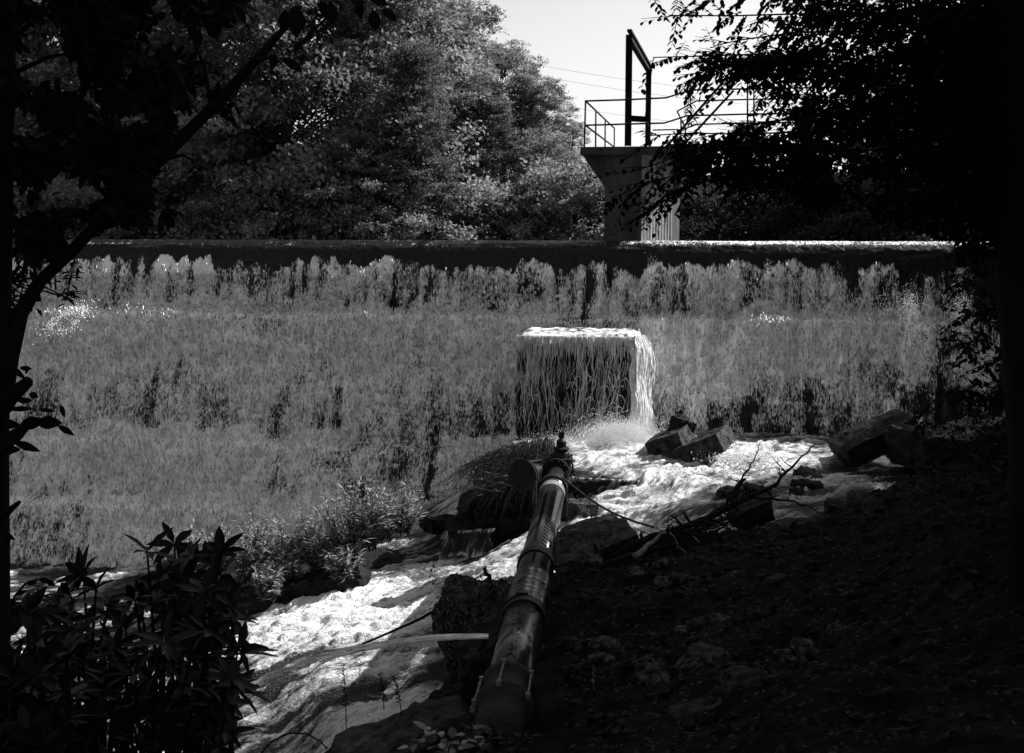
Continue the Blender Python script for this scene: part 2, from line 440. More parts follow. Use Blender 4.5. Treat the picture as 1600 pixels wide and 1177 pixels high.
# reservoir behind the dam
m, nt = newmat('lake_water'); b = N(nt, 'ShaderNodeBsdfPrincipled'); b.inputs['Base Color'].default_value = (.015, .015, .015, 1); b.inputs['Roughness'].default_value = .08
no = N(nt, 'ShaderNodeTexNoise'); no.inputs['Scale'].default_value = 3; tc = N(nt, 'ShaderNodeTexCoord'); nt.links.new(tc.outputs['Object'], no.inputs['Vector'])
bu = N(nt, 'ShaderNodeBump'); bu.inputs['Strength'].default_value = .3; nt.links.new(no.outputs['Fac'], bu.inputs['Height']); nt.links.new(bu.outputs[0], b.inputs['Normal'])
o_ = N(nt, 'ShaderNodeOutputMaterial'); nt.links.new(b.outputs[0], o_.inputs[0])
c = [dam(-40, -.55, -.52), dam(15, -.55, -.52), dam(15, -45, -.52), dam(-40, -45, -.52)]
o = mesh_obj('lake_water', [tuple(v) for v in c], [(0, 1, 2, 3)], m); tag(o, 'still water of the pond behind the dam crest', kind='structure')

# ------------------------------------------------------------------ dam + falling water
PROF = np.array([(-1.2, -.56), (-.9, -.50), (-.5, -.46), (0, -.45), (.25, -.49), (.42, -.6), (.5, -.78), (.56, -1.0), (.88, -2.02), (1.12, -2.06), (1.46, -3.05), (1.62, -3.3), (2.1, -4.6), (2.5, -4.66),
                 (3.1, -5.75), (3.5, -5.85), (4.2, -7.0), (4.4, -8.2)])
U0, U1 = -24, 12.2
mb = MB()
inner = PROF + np.array([-0.10, -0.05]); n = len(inner)
V = []
for u in (U0 - .5, U1 + .2):
    for s, z in inner: V.append(dam(u, s, z))
    V.append(dam(u, 4.3, -9)); V.append(dam(u, -1.4, -9))
k = n + 2
fcs_ = [(i, (i + 1) % k, k + (i + 1) % k, k + i) for i in range(k)] + [tuple(range(k))[::-1], tuple(range(k, 2 * k))]
mb.add(V, fcs_)
D = empty('concrete_dam', dam(0, 0, -8), 'wide stepped concrete overflow dam with rounded crest under the falling water', 'dam')
mb.build('dam_wall', M['concrete_wet'], D)

# resample profile
seg = np.linalg.norm(np.diff(PROF, axis=0), axis=1); cum = np.r_[0, np.cumsum(seg)]
step = 0.034
vv = np.arange(0, cum[-1], step)
ps = np.interp(vv, cum, PROF[:, 0]); pz = np.interp(vv, cum, PROF[:, 1])
# round the ledges a little
kr = np.ones(7) / 7
ps[4:-4] = np.convolve(ps, kr, 'same')[4:-4]; pz[4:-4] = np.convolve(pz, kr, 'same')[4:-4]
uu = np.arange(U0, U1, step)
nu, nv = len(uu), len(vv)
UU, VV = np.meshgrid(uu, vv); PS = np.interp(VV, vv, ps); PZ = np.interp(VV, vv, pz)
u_, v_, s_, z_ = UU.ravel(), VV.ravel(), PS.ravel(), PZ.ravel()
def col1(u, f, s): return fbm(np.c_[u * f, np.zeros_like(u), np.zeros_like(u)], 3, s)
start = -0.75 - 0.42 * np.clip(col1(u_, 2.2, 61) * 1.6 - .55, 0, 1) - 0.25 * np.clip(col1(u_, 7, 62) * 2 - 1.0, 0, 1) - .10 * sstep(u_, 6, 10)
fallm = sstep(-z_, -start - .02, -start + .10)         # 0 on the smooth lip, 1 in the fall
ledges = [(-2.04, .75), (-2.70, .45), (-4.63, .6), (-5.9, .3)]
strk = fbm(np.c_[u_ * 6.5, v_ * 0.55, np.zeros_like(u_)], 4, 71)
strk2 = fbm(np.c_[u_ * 2.0, v_ * 0.6, np.zeros_like(u_)], 3, 72)
blot = fbm(np.c_[u_ * 1.3, v_ * 1.1, np.ones_like(u_)], 4, 73)
fo = np.where(z_ > -2.0, 0.50, 0.47) + (strk - .5) * 1.1 * (z_ > -2.02) + (strk - .5) * 0.5 * (z_ <= -2.02) + (blot - .5) * .8 + (fbm(np.c_[u_ * 3.2, v_ * 1.6, np.ones_like(u_)], 3, 74) - .5) * .9
puff = np.zeros_like(u_)
for lz, w in ledges:
    wav = (col1(u_, 0.55, 81 + int(-lz * 7)) - .5) * 2.4
    h = z_ - (lz + 0.34 * (col1(u_, 1.3, int(-lz * 10)) - .4) * 2)      # height over ledge edge
    hit = sstep(h, 0.22, -0.03) * sstep(h, -1.7, -0.05) * np.clip(.62 + wav, .0, 1.15) * w * 1.8
    fo += 1.05 * hit; puff += hit
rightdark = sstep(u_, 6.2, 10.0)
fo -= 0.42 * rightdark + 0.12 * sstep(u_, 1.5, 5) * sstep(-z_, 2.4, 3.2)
top = sstep(-z_, .62, .5)
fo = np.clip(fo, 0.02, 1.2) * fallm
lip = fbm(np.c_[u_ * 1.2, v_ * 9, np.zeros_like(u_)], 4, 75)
tops_ = ((z_ > -.505) * (.10 + .30 * sstep(u_, 2.0, 3.6)) + (z_ <= -.505) * sstep(-z_, .84, .5) * .13) * (.3 + 1.4 * lip + 1.2 * (fbm(np.c_[u_ * 3, v_ * 14, u_ * 0], 4, 79) - .5))  # foam paints the crest's glancing reflection, stronger at right, and the lip's sheen
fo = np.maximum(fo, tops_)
# displacement outwards
low = .25 + .75 * sstep(-z_, 1.0, 1.7)
dz = ((strk - .5) * 0.12 * fallm + puff * 0.10 + (blot - .5) * 0.24 * fallm) * low + (fbm(np.c_[u_ * 9, v_ * 4, np.zeros_like(u_)], 3, 77) - .5) * 0.07 * fallm + (lip - .5) * 0.05 + (fbm(np.c_[u_ * 14, v_ * 20, np.zeros_like(u_)], 3, 78) - .5) * 0.03 * (1 - fallm)
dz += 0.02
px_ = DO[0] + DA[0] * u_ + DN[0] * (s_ + dz); py_ = DO[1] + DA[1] * u_ + DN[1] * (s_ + dz)
pz_ = z_ + dz * 0.45 + 0.012
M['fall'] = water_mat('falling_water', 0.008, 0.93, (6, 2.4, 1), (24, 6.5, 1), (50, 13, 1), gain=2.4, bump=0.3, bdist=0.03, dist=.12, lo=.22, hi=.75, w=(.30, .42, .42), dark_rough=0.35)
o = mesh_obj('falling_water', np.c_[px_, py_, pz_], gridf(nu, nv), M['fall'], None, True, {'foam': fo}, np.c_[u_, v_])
tag(o, 'curtain of white water pouring down the stepped dam face', kind='structure')
# flecks of water thrown off the curtain (uncountable)
nfl = 80000
idx = RNG.choice(len(u_), nfl, p=(lambda p: p / p.sum())(np.clip(fo - .12, 0, 1) * (u_ > -17) * np.where(z_ > -.95, 0, np.where(z_ > -1.2, .15, np.where(z_ > -2.0, 1, .55)))))
off = np.abs(RNG.normal(0, 0.05, nfl)) + 0.015
C = np.c_[px_[idx] + DN[0] * off + RNG.normal(0, .02, nfl), py_[idx] + DN[1] * off, pz_[idx] + off * .4 + RNG.normal(0, .02, nfl)]
V, Fq = dropfaces(C, RNG.uniform(.006, .018, nfl), RNG.uniform(2.5, 9, nfl), 3)
o = mesh_obj('water_flecks', V, Fq, M['foam_shade']); tag(o, 'broken flecks of water in front of the dam face', 'water', kind='stuff')

# sun-caught splashes (bright)
def splash(name, label, c, spread, n, size, seed, up=0.0, mat='foam', kindw='stuff', pull=None):
    r = np.random.default_rng(seed)
    A = r.normal(size=(n, 3)) * np.array(spread)[None] ; A[:, 2] += up * np.abs(r.normal(size=n))
    C = A + np.array(c)[None]
    V, Fq = dropfaces(C, r.uniform(size * .5, size * 1.5, n), r.uniform(1, 2.5, n), seed)
    o = mesh_obj(name, V, Fq, M[mat]); tag(o, label, 'spray', kind='stuff'); return o

# ------------------------------------------------------------------ strands
def strands(tops, fall, n_pts, wander, rad, out, seed, base=None, merge=True, outdir=(0, -1)):
    r = random.Random(seed); mb = MB()
    for t in tops:
        L = fall * r.uniform(.55, 1.05) if merge else fall
        x = 0.0; v = 0.0; pts = []; rads = []
        R = rad * r.uniform(.45, 1.3)
        for i in range(n_pts):
            k = i / (n_pts - 1)
            v = v * .55 + r.uniform(-1, 1) * wander; x += v
            oo = out * (1 - (1 - min(k * 3, 1)) ** 2) + r.uniform(-.004, .004)
            pts.append(Vector((t[0] + x * t[3] + outdir[0] * oo, t[1] + x * t[4] + outdir[1] * oo, t[2] - L * k)))
            rads.append(R * (1.25 - .6 * k) * r.uniform(.6, 1.25) * (0.3 if i == n_pts - 1 else 1))
        mb.tube(pts, rads, 5, False)
    return mb

# ------------------------------------------------------------------ rocks
def rock(name, label, c, size, rot=(0, 0, 0), seed=0, mat='rock', rough=.10, box=.65, sub=24, cat='rock', group=None, sc=1.6):
    n = sub; V = []; Fc = []
    # cube-sphere
    for ax in range(3):
        for sgn in (-1, 1):
            b = len(V)
            for i in range(n + 1):
                for j in range(n + 1):
                    a = math.tan((i / n * 2 - 1) * pi / 4); bb = math.tan((j / n * 2 - 1) * pi / 4)
                    v = [0, 0, 0]; v[ax] = sgn; v[(ax + 1) % 3] = a * sgn; v[(ax + 2) % 3] = bb
                    V.append(v)
            for i in range(n):
                for j in range(n):
                    Fc.append((b + i * (n + 1) + j, b + (i + 1) * (n + 1) + j, b + (i + 1) * (n + 1) + j + 1, b + i * (n + 1) + j + 1))
    V = np.array(V, float); S = V / np.linalg.norm(V, axis=1, keepdims=True)
    P = S * (1 - box) + V * box
    P = P * np.array(size)[None] * .5
    q = P * (sc / max(size)) * 2 + seed * 13.7
    nn = (fbm(q, 6, seed, .58) - .5) * 2.4 - .5 * np.clip(.06 - np.abs(fbm(q * 1.3, 3, seed + 9) - .5), 0, 1) / .06 * .35 + (np.round(fbm(q * 1.7, 2, seed + 5) * 5) / 5 - .5) * .9
    P = P + S * (nn * rough * max(size))[:, None]
    R = Euler(rot).to_matrix(); P = P @ np.array(R).T
    # weld borders
    me_o = mesh_obj(name, P, Fc, M[mat])
    import bmesh
    bm = bmesh.new(); bm.from_mesh(me_o.data); bmesh.ops.remove_doubles(bm, verts=bm.verts, dist=1e-4); bm.to_mesh(me_o.data); bm.free()
    me_o.location = c
    tag(me_o, label, cat, group)
    return me_o

# ------------------------------------------------------------------ centre block with its veil
BL = empty('concrete_block', W(905, 690, 22.9), 'square concrete buttress block in the middle of the dam with water veiling it', 'concrete block')
bw = 1.07
def blk(u, s, z):
    # local: u along, s out, around centre of block front
    c0 = W(897, 600, 23.75)
    p = np.array([c0.x, c0.y]) + DA * u + DN * s
    return Vector((p[0], p[1], z))
ztop = W(897, 527, 23.75).z; zbot = ztop - 2.45
V = []; 
nx, nz = 40, 44
pts = []
def rb(u, s): return u, s
ring = []
for i in range(nx + 1): ring.append((-bw + 2 * bw * i / nx, 0))
for i in range(1, 30): ring.append((bw, -2.6 * i / 30))
ring.append((bw, -2.6)); ring.append((-bw, -2.6))
for i in range(1, 30): ring.append((-bw, -2.6 + 2.6 * i / 30))
R_ = np.array(ring); k = len(ring)
Vs = []
for j in range(nz + 1):
    z = zbot + (ztop - zbot) * j / nz
    nn = (fbm(np.c_[R_ * 2.2, np.full(k, z * 2.2)], 4, 91) - .5) * .16
    for (u, s), d in zip(ring, nn):
        sh = 1 - .06 * max(0, (j - nz + 3)) / 3
        Vs.append(blk(u * (sh) + (d if abs(u) >= bw - 1e-6 else 0) * np.sign(u), (s if s < 0 else s + d * .8) - (.06 if j == nz else 0), z))
Fs_ = [(j * k + i, j * k + (i + 1) % k, (j + 1) * k + (i + 1) % k, (j + 1) * k + i) for j in range(nz) for i in range(k)]
Fs_.append(tuple(nz * k + i for i in range(k)))
mb = MB(); mb.add(Vs, Fs_); mb.build('block_body', M['concrete_wet'], BL)

# veil strands on the front, lip foam and the white side fall : all water
rr = random.Random(5)
mbs = MB()
H_ = 2.05
def wander_field(u, z, k): return .075 * math.sin(z * 2.3 + u * 3.1 + k) + .035 * math.sin(z * 6.1 + u * 7 + k * 2.1)
def strand_path(u0, za, zb, kk, rad, n=30, amp=1.0, s0=.07):
    pts = []; rd = []; j1 = 0; j2 = 0
    for i in range(n):
        t = i / (n - 1); z = za + (zb - za) * t; dd = ztop - z
        j1 = j1 * .7 + rr.uniform(-.010, .010) * amp; j2 += j1
        g = min(1, dd * 1.2)
        pts.append(blk(u0 + wander_field(u0, z, kk) * g * amp * .55 + j2, s0 + .06 * (1 - math.exp(-dd * 3)) + rr.uniform(-.01, .01), z))
        rd.append(max(.0015, rad * rr.uniform(.45, 1.5) * (1 - .35 * t) * (0.25 if i in (0, n - 1) else 1)))
    mbs.tube(pts, rd, 5, False)
for i in range(64):
    u = -bw + 2 * bw * rr.random()
    L = H_ * (rr.uniform(.75, 1.0) if rr.random() < .7 else rr.uniform(.35, .7))
    strand_path(u, ztop + .02, ztop - L, rr.choice((0, 0, 1.3)), rr.choice((.003, .004, .005, .007, .011)), 40)
for i in range(170):   # side branches leaving and joining the main strands
    u = rr.uniform(-bw, bw); za = ztop - rr.uniform(.2, 1.7); strand_path(u, za, za - rr.uniform(.15, .6), rr.uniform(0, 6), rr.uniform(.002, .006), 10, 1.6)
for i in range(420):   # short fringe under the lip
    u = rr.uniform(-bw - .03, bw + .03); L = rr.uniform(.06, .6) ** 1.6; strand_path(u, ztop + .03, ztop - L, 0, rr.uniform(.005, .013), 6, .4, rr.uniform(.08, .12))
for i in range(34):    # arched links where water skips on the rough face
    u = rr.uniform(-.1, bw - .05) if i % 3 else rr.uniform(-bw, bw); z = ztop - rr.uniform(.7, 2.0); a = rr.uniform(.03, .11)
    mbs.tube([blk(u - a, .13, z - a * rr.uniform(.5, 1.4)), blk(u - a * .5, .135, z - .01), blk(u, .13, z + .01), blk(u + a * .5, .135, z - .01), blk(u + a, .13, z - a * 1.2)], [.003, .008, .011, .008, .003], 5, False)
o = mbs.build('water_veil', M['strand'], None, True); tag(o, 'branching strands of water running down the dark block', 'water', kind='structure')

def frontfn(a, b):
    u = (a * 2 - 1) * (bw + .035); z = ztop + .01 - 2.2 * b; nn = fbm(np.c_[u * 5, z * 1.2, a * 0], 4, 131) - .5
    s = .05 + .05 * (1 - np.exp(-b * 8)) + nn * .14; c0 = W(897, 600, 23.75); u = u + (fbm(np.c_[z * 4, a * 0, a * 0], 4, 133) - .5) * .12 * np.abs(a * 2 - 1) ** 6
    return np.c_[c0.x + DA[0] * u + DN[0] * s, c0.y + DA[1] * u + DN[1] * s, z], np.c_[u + .06 * np.sin(z * 2.3 + u * 3.1), z]
M['veil'] = water_mat('veil_water', 0.006, 0.7, (13, .9, 1), (34, 2.4, 1), (70, 9, 1), gain=2.6, bump=.5, bdist=.03, dist=.25)
def _vf(a, b): return np.clip(.10 + .85 * sstep(b, .10, 0) - .16 * sstep(a, .45, .9) * sstep(b, .15, .4) + (fbm(np.c_[a * 5, b * 3, a * 0], 3, 135) - .5) * .5, .1, 1.2)
# lip of foam round the block top, and sheets off its right face
def sheet(fn, nu_, nv_, name, mat, label, foamfn, smooth=True, kind='structure'):
    A, B = np.meshgrid(np.linspace(0, 1, nu_), np.linspace(0, 1, nv_)); a, b = A.ravel(), B.ravel()
    P, uv = fn(a, b)
    o = mesh_obj(name, P, gridf(nu_, nv_), mat, None, smooth, {'foam': foamfn(a, b)}, uv); tag(o, label, kind=kind); return o
def topfn(a, b):
    u = (a * 2 - 1) * (bw + .08)
    s = -1.7 + b * 1.84; nn = fbm(np.c_[u * 8, s * 5, a * 0], 4, 101) - .5
    z = ztop + .05 + nn * .06 - .16 * sstep(s, -.15, .13) - .05 * sstep(s, .05, .14) - .05 * sstep(np.abs(u), bw - .03, bw + .08)
    c0 = W(897, 600, 23.75)
    return np.c_[c0.x + DA[0] * u + DN[0] * s, c0.y + DA[1] * u + DN[1] * s, z], np.c_[u, s]
M['white'] = water_mat('white_water', 0.05, 0.85, (14, 7, 1), (34, 14, 1), (80, 34, 1), gain=1.1, bump=.8, bdist=.03)
sheet(frontfn, 120, 120, 'block_front_water', M['veil'], 'torn curtain of water clinging to the block front', _vf)
sheet(topfn, 110, 120, 'block_top_water', M['white'], 'bright sunlit water spilling over the block top', lambda a, b: .50 + 1.3 * (fbm(np.c_[a * 26, b * 10, a * 0], 3, 19) - .5))
def sidefn(a, b):   # a along face depth (0 front), b down
    s = .10 - a * 2.4
    bulge = .10 + .20 * np.sin(np.minimum(b * 1.6, 1) * pi / 2) * sstep(a, .0, .2)
    nn = fbm(np.c_[s * 6, b * 3.0, a * 0], 4, 111) - .5
    u = bw + bulge + nn * .12
    z = ztop + .05 - 2.3 * b
    c0 = W(897, 600, 23.75)
    return np.c_[c0.x + DA[0] * u + DN[0] * s, c0.y + DA[1] * u + DN[1] * s, z], np.c_[s, b * 2.3]
sheet(sidefn, 90, 110, 'block_side_water', M['white'], 'sunlit white fall tumbling off the right side of the block', lambda a, b: .62 + .35 * np.abs(fbm(np.c_[a * 9, b * 2, a * 0], 3, 7) - .5) * 4)
mbs = MB()
for i in range(300):
    k_ = rr.random(); L = 2.3 if rr.random() < .4 else rr.uniform(.3, 1.6); z0_ = ztop + .03 - (0 if L > 2 else rr.uniform(0, 2.2 - L)); u0_ = bw + .04 + .36 * k_ ** .7; pts = []; rd = []; n_ = 14; j_ = 0
    for q_ in range(n_):
        t = q_ / (n_ - 1); z = z0_ - L * t; dd = ztop - z; j_ += rr.uniform(-.012, .012)
        pts.append(blk(u0_ - .10 * math.exp(-dd * 5) + j_ + .03 * math.sin(z * 5 + k_ * 3), .10 - k_ * .5 + rr.uniform(-.01, .01), z)); rd.append(max(.002, rr.uniform(.005, .022) * (.3 if q_ in (0, n_ - 1) else 1)))
    mbs.tube(pts, rd, 5, False)
o = mbs.build('side_strands', M['foam'], None, True); tag(o, 'ragged bright water threads at the right edge of the block', 'water', kind='structure')

# foam mound and spray where that fall lands
c = W(966, 708, 22.7)
def moundfn(cx, cy, cz, rx, ry, h, seed):
    def f(a, b):
        x = (a * 2 - 1); y = (b * 2 - 1); r2 = np.clip(x * x + y * y, 0, 1.6)
        nn = fbm(np.c_[x * 3, y * 3, a * 0], 5, seed) - .4
        z = cz + h * (np.exp(-r2 * 2.2) - .12) * (1 + nn * 1.2) + nn * .10
        return np.c_[cx + x * rx, cy + y * ry, z], np.c_[x * rx, y * ry]
    return f
sheet(moundfn(c.x, c.y, -4.25, 1.2, 1.0, .20, 121), 80, 80, 'splash_foam', M['white'], 'boiling white foam where the block fall lands', lambda a, b: 1.0 - 1.2 * sstep((a * 2 - 1) ** 2 + (b * 2 - 1) ** 2, .5, 1.3))
splash('splash_spray', 'burst of white spray at the foot of the block', (c.x, c.y, -4.1), (.38, .26, .05), 20000, .0055, 5, up=.19)
splash('splash_spray', 'thin spray drifting left under the block', (c.x - .9, c.y - .2, -4.15), (.45, .25, .07), 7000, .005, 6, up=.10)
c = W(1165, 722, 20.9); splash('splash_spray', 'bright spray over the riffle right of the slabs', (c.x, c.y, c.z + .03), (.30, .2, .03), 3000, .009, 7, up=.06)
def mist(name, label, c, rad, dens, ns=1.6):
    m, nt = newmat(name); L = nt.links
    tc = N(nt, 'ShaderNodeTexCoord'); ln = N(nt, 'ShaderNodeVectorMath', operation='LENGTH'); L.new(tc.outputs['Object'], ln.inputs[0])
    mr = N(nt, 'ShaderNodeMapRange'); mr.interpolation_type = 'SMOOTHSTEP'; mr.inputs['From Min'].default_value = 1.0; mr.inputs['From Max'].default_value = 0.0
    L.new(ln.outputs['Value'], mr.inputs['Value'])
    no = N(nt, 'ShaderNodeTexNoise'); no.inputs['Scale'].default_value = ns; no.inputs['Detail'].default_value = 5; L.new(tc.outputs['Object'], no.inputs['Vector'])
    m2 = N(nt, 'ShaderNodeMapRange'); m2.inputs['From Min'].default_value = .35; m2.inputs['From Max'].default_value = .65; L.new(no.outputs['Fac'], m2.inputs['Value'])
    mu = N(nt, 'ShaderNodeMath', operation='MULTIPLY'); L.new(mr.outputs[0], mu.inputs[0]); L.new(m2.outputs[0], mu.inputs[1])
    m3 = N(nt, 'ShaderNodeMath', operation='MULTIPLY'); L.new(mu.outputs[0], m3.inputs[0]); m3.inputs[1].default_value = dens
    v = N(nt, 'ShaderNodeVolumePrincipled'); v.inputs['Color'].default_value = (.95, .95, .95, 1); v.inputs['Anisotropy'].default_value = .2; L.new(m3.outputs[0], v.inputs['Density'])
    o_ = N(nt, 'ShaderNodeOutputMaterial'); L.new(v.outputs[0], o_.inputs['Volume'])
    n = 16; V = [(0, 0, -1)] + [(math.cos(2 * pi * j / n) * math.sin(pi * i / 10), math.sin(2 * pi * j / n) * math.sin(pi * i / 10), -math.cos(pi * i / 10)) for i in range(1, 10) for j in range(n)] + [(0, 0, 1)]
    Fc = [(0, 1 + (j + 1) % n, 1 + j) for j in range(n)] + [(1 + i * n + j, 1 + i * n + (j + 1) % n, 1 + (i + 1) * n + (j + 1) % n, 1 + (i + 1) * n + j) for i in range(8) for j in range(n)] + [(len(V) - 1, 1 + 8 * n + j, 1 + 8 * n + (j + 1) % n) for j in range(n)]
    o = mesh_obj(name, V, Fc, m); o.location = c; o.scale = rad; tag(o, label, 'mist', kind='stuff'); return o
c = W(964, 702, 22.7); mist('splash_mist', 'soft white mist hanging where the block fall lands', (c.x, c.y, c.z + .05), (.85, .6, .6), 9.0)
c = W(890, 712, 22.6); mist('splash_mist', 'thin mist left of the splash under the block', (c.x, c.y, c.z), (1.0, .5, .45), 3.5)
# sun-caught spots on the dam
for i, (px, py, d, sx, sz, n, lab) in enumerate([(1421, 478, 23.6, .10, .17, 420, 'bright sunlit spray high on the right of the dam'), (1432, 520, 23.4, .20, .22, 260, 'sparse glinting drops below the right hand spray'),
        (1502, 478, 23.3, .10, .12, 300, 'small bright splash near the dam right end'), (1390, 470, 23.6, .35, .12, 160, 'scattered glints left of the bright right splash'), (1018, 425, 25.0, .06, .16, 120, 'faint glints under the crest above the block'),
        (1200, 422, 24.7, .05, .08, 60, 'tiny bright glints under the crest right of centre')]):
    p = W(px, py, d); splash('sun_glint', lab, p, (sx, .04, sz), n * 3, .0055, 40 + i)
r9 = np.random.default_rng(9); n = 1500; t = r9.random(n); A = []
for k in range(n):
    tk = .5 + .22 * r9.normal(); p = W(70 + 66 * tk + r9.normal(0, 7), 524 - 44 * tk + r9.normal(0, 7), 25.75 + r9.normal(0, .03)); A.append(p)
V, Fq = dropfaces(np.array(A), r9.uniform(.006, .018, n), r9.uniform(1, 2, n), 9)
o = mesh_obj('sun_glint', V, Fq, M['foam']); tag(o, 'slanting streak of sunlit spray at the far left of the dam', 'spray', kind='stuff')

# ------------------------------------------------------------------ pier and platform
PX = lambda px, d: (px - 800) / F * d
T = empty('gate_tower', (3.0, 28, -1), 'concrete gate pier with railed steel platform standing behind the dam crest', 'gate tower')
zd = W(905, 230, 27).z; zdb = W(905, 242, 27).z
def P2(px, d): return np.array([PX(px, d) , d])
BK = np.array([math.sin(AL), math.cos(AL)])     # upstream direction
a = P2(943, 27.1); b_ = P2(1000, 26.75); c_ = P2(1050, 28.4)
back1 = c_ + BK * 5.5; back0 = a + BK * 7.0
plan = [a, b_]
nr = 11; right = []
dirr = (c_ - b_); Ld = np.linalg.norm(dirr); dirr /= Ld; nrm = np.array([dirr[1], -dirr[0]])
for i in range(nr):
    t0 = i / nr; 
    right.append(b_ + dirr * Ld * (t0 + .25 / nr) - nrm * 0.0); right.append(b_ + dirr * Ld * (t0 + .55 / nr)); right.append(b_ + dirr * Ld * (t0 + .65 / nr) - nrm * .03); right.append(b_ + dirr * Ld * (t0 + .95 / nr) - nrm * .03)
mb = MB()
pl = [a, b_, b_ + dirr * .02, b_ - nrm * .25 + dirr * .02, c_ - nrm * .25, c_ + BK * .0 , back1, back0]
pl = [a, b_, b_ - nrm * .12 + dirr * .03, c_ - nrm * .12, back1, back0]
def prism(mb, poly, z0, z1):
    k = len(poly); mb.add([(p[0], p[1], z0) for p in poly] + [(p[0], p[1], z1) for p in poly],
        [(i, (i + 1) % k, k + (i + 1) % k, k + i) for i in range(k)] + [tuple(range(k))[::-1], tuple(range(k, 2 * k))])
prism(mb, pl, -3, zdb - .002)
# corbel flaring to the left under the slab
zc = W(943, 292, 27).z; lx = P2(908, 27.0)
cv = []
for q in (a, back0):
    e = q + (lx - a)
    cv += [(q[0], q[1], zc), (q[0], q[1], zdb - .004), (e[0], e[1], zdb - .004)]
mb.add(cv, [(0, 1, 2), (3, 5, 4), (0, 2, 5, 3), (1, 4, 5, 2), (0, 3, 4, 1)])
mb.build('pier', M['concrete'], T)
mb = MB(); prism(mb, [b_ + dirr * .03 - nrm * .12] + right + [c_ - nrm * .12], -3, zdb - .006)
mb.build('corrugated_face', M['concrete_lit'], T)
mb = MB()
e0 = P2(905, 26.95); e1 = e0 + DA * 2.75; prism(mb, [e0, e1, e1 + BK * 8, e0 + BK * 8], zdb, zd)
mb.build('deck_slab', M['concrete'], T)
# gate frame
mb = MB()
n0 = W(981, 228, 27.25); n1 = W(984.5, 55, 27.25); f0 = W(1012, 228, 34); f1 = W(1015.5, 113, 34)
n1.x = n0.x + .02; f1.x = f0.x + .02
fr_ = mb
def Ibeam(mb, a, b, w, h, side):
    bar(mb, a + side * 0, b, w * .25, h)
mb.box((n0.x, n0.y, (n0.z + n1.z) / 2), (.105, .12, n1.z - n0.z)); mb.box((n0.x - .055, n0.y, (n0.z + n1.z) / 2), (.02, .16, n1.z - n0.z + .01)); mb.box((n0.x + .058, n0.y, (n0.z + n1.z) / 2), (.02, .16, n1.z - n0.z + .01))
mb.build('gate_post', M['steel'], T)
mb = MB(); mb.box((f0.x, f0.y, (f0.z + f1.z) / 2), (.105, .12, f1.z - f0.z)); mb.box((f0.x - .055, f0.y, (f0.z + f1.z) / 2), (.02, .16, f1.z - f0.z + .01)); mb.box((f0.x + .058, f0.y, (f0.z + f1.z) / 2), (.02, .16, f1.z - f0.z + .01))
mb.build('gate_post', M['steel'], T)
mb = MB(); t0 = W(983, 60, 27.1) ; t1 = W(1015, 114, 34.4); bar(mb, t0, t1, .12, .07); mb.build('gate_beam', M['steel'], T)
mb = MB(); t0 = W(983.5, 47.5, 26.9); t1 = W(1017, 106, 34.2); bar(mb, t0, t1, .10, .05); mb.build('hoist_rail', M['steel'], T)
# railings
def rail(name, polys, r, posts=()):
    mb = MB()
    for pl_ in polys: mb.tube([W(*p) for p in pl_], r, 6)
    o = mb.build(name, M['steel'], T, True)
    for a_, b2 in posts:
        mb = MB(); mb.tube([W(*a_), W(*b2)], r, 6); mb.build('railing_post', M['steel'], T, True)
    return o
rail('front_railing', [[(915, 158, 27), (980, 156, 27), (1041, 153, 27), (1078, 141, 27), (1170, 139, 27), (1330, 136, 27)],
                       [(914, 196, 27), (980, 194, 27), (1038, 192.5, 27), (1074, 181, 27), (1170, 178.5, 27), (1330, 176, 27)]], .021,
     [((915, 157, 27), (913, 230, 27)), ((1168, 139, 27), (1168, 222, 27)), ((1307, 105, 27), (1307, 222, 27))])
z1 = W(915, 158, 27).z; z2 = W(914, 196, 27).z; c0 = W(915, 158, 27)
mb = MB()
def sd(L, z): return Vector((c0.x + BK[0] * L, c0.y + BK[1] * L, z))
mb.tube([sd(0, z1), sd(8, z1)], .021, 6); mb.tube([sd(0, z2), sd(8, z2)], .021, 6)
for L in (2.4, 5.0, 8.0): mb.tube([sd(L, z1), sd(L, zd)], .021, 6)
mb.build('side_railing', M['steel'], T, True)
rail('back_railing', [[(1020, 203.5, 34), (1060, 202.5, 34)], [(1058, 174, 31), (1088, 158, 31), (1150, 156, 31), (1330, 152, 31)], [(1060, 206, 31), (1086, 194.5, 31), (1150, 193, 31), (1330, 190, 31)], [(1058, 174, 31), (1072, 202, 31)], [(1052, 205, 31), (1062, 221, 31)]], .021,
     [((1064, 186, 31), (1064, 222, 31)), ((1071, 200, 31), (1071, 222, 31)), ((1178, 128, 31), (1178, 222, 31)), ((1168, 120, 29), (1168, 222, 29))])
mb = MB(); bar(mb, W(1046, 224, 28.2), W(1130, 128, 28.2), .10, .05); mb.build('stair_stringer', M['steel'], T)
mb = MB(); bar(mb, W(1072, 222, 29.3), W(1146, 142, 29.3), .10, .05); mb.build('stair_stringer', M['steel'], T)
mb = MB()
q = W(1045, 226, 27.2); mb.box((q.x + 2.9, 30.2, q.z + .1), (5.2, 1.2, .12)); mb.build('walkway_slab', M['concrete'], T)
mb = MB()
q = W(997, 186, 27.6); mb.box(q, (.30, .16, .12), Euler((0, .06, 0)).to_matrix()); mb.box(q + Vector((.17, 0, .04)), (.02, .2, .2)); bar(mb, q + Vector((-.17, 0, .02)), W(983, 205, 27.4), .02); bar(mb, q + Vector((.17, 0, -.04)), W(1013, 198, 27.8), .03)
mb.tube([W(985.5, 164, 27.4), W(984, 202, 27.4)], .022, 6)
mb.build('hoist_box', M['steel'], T)

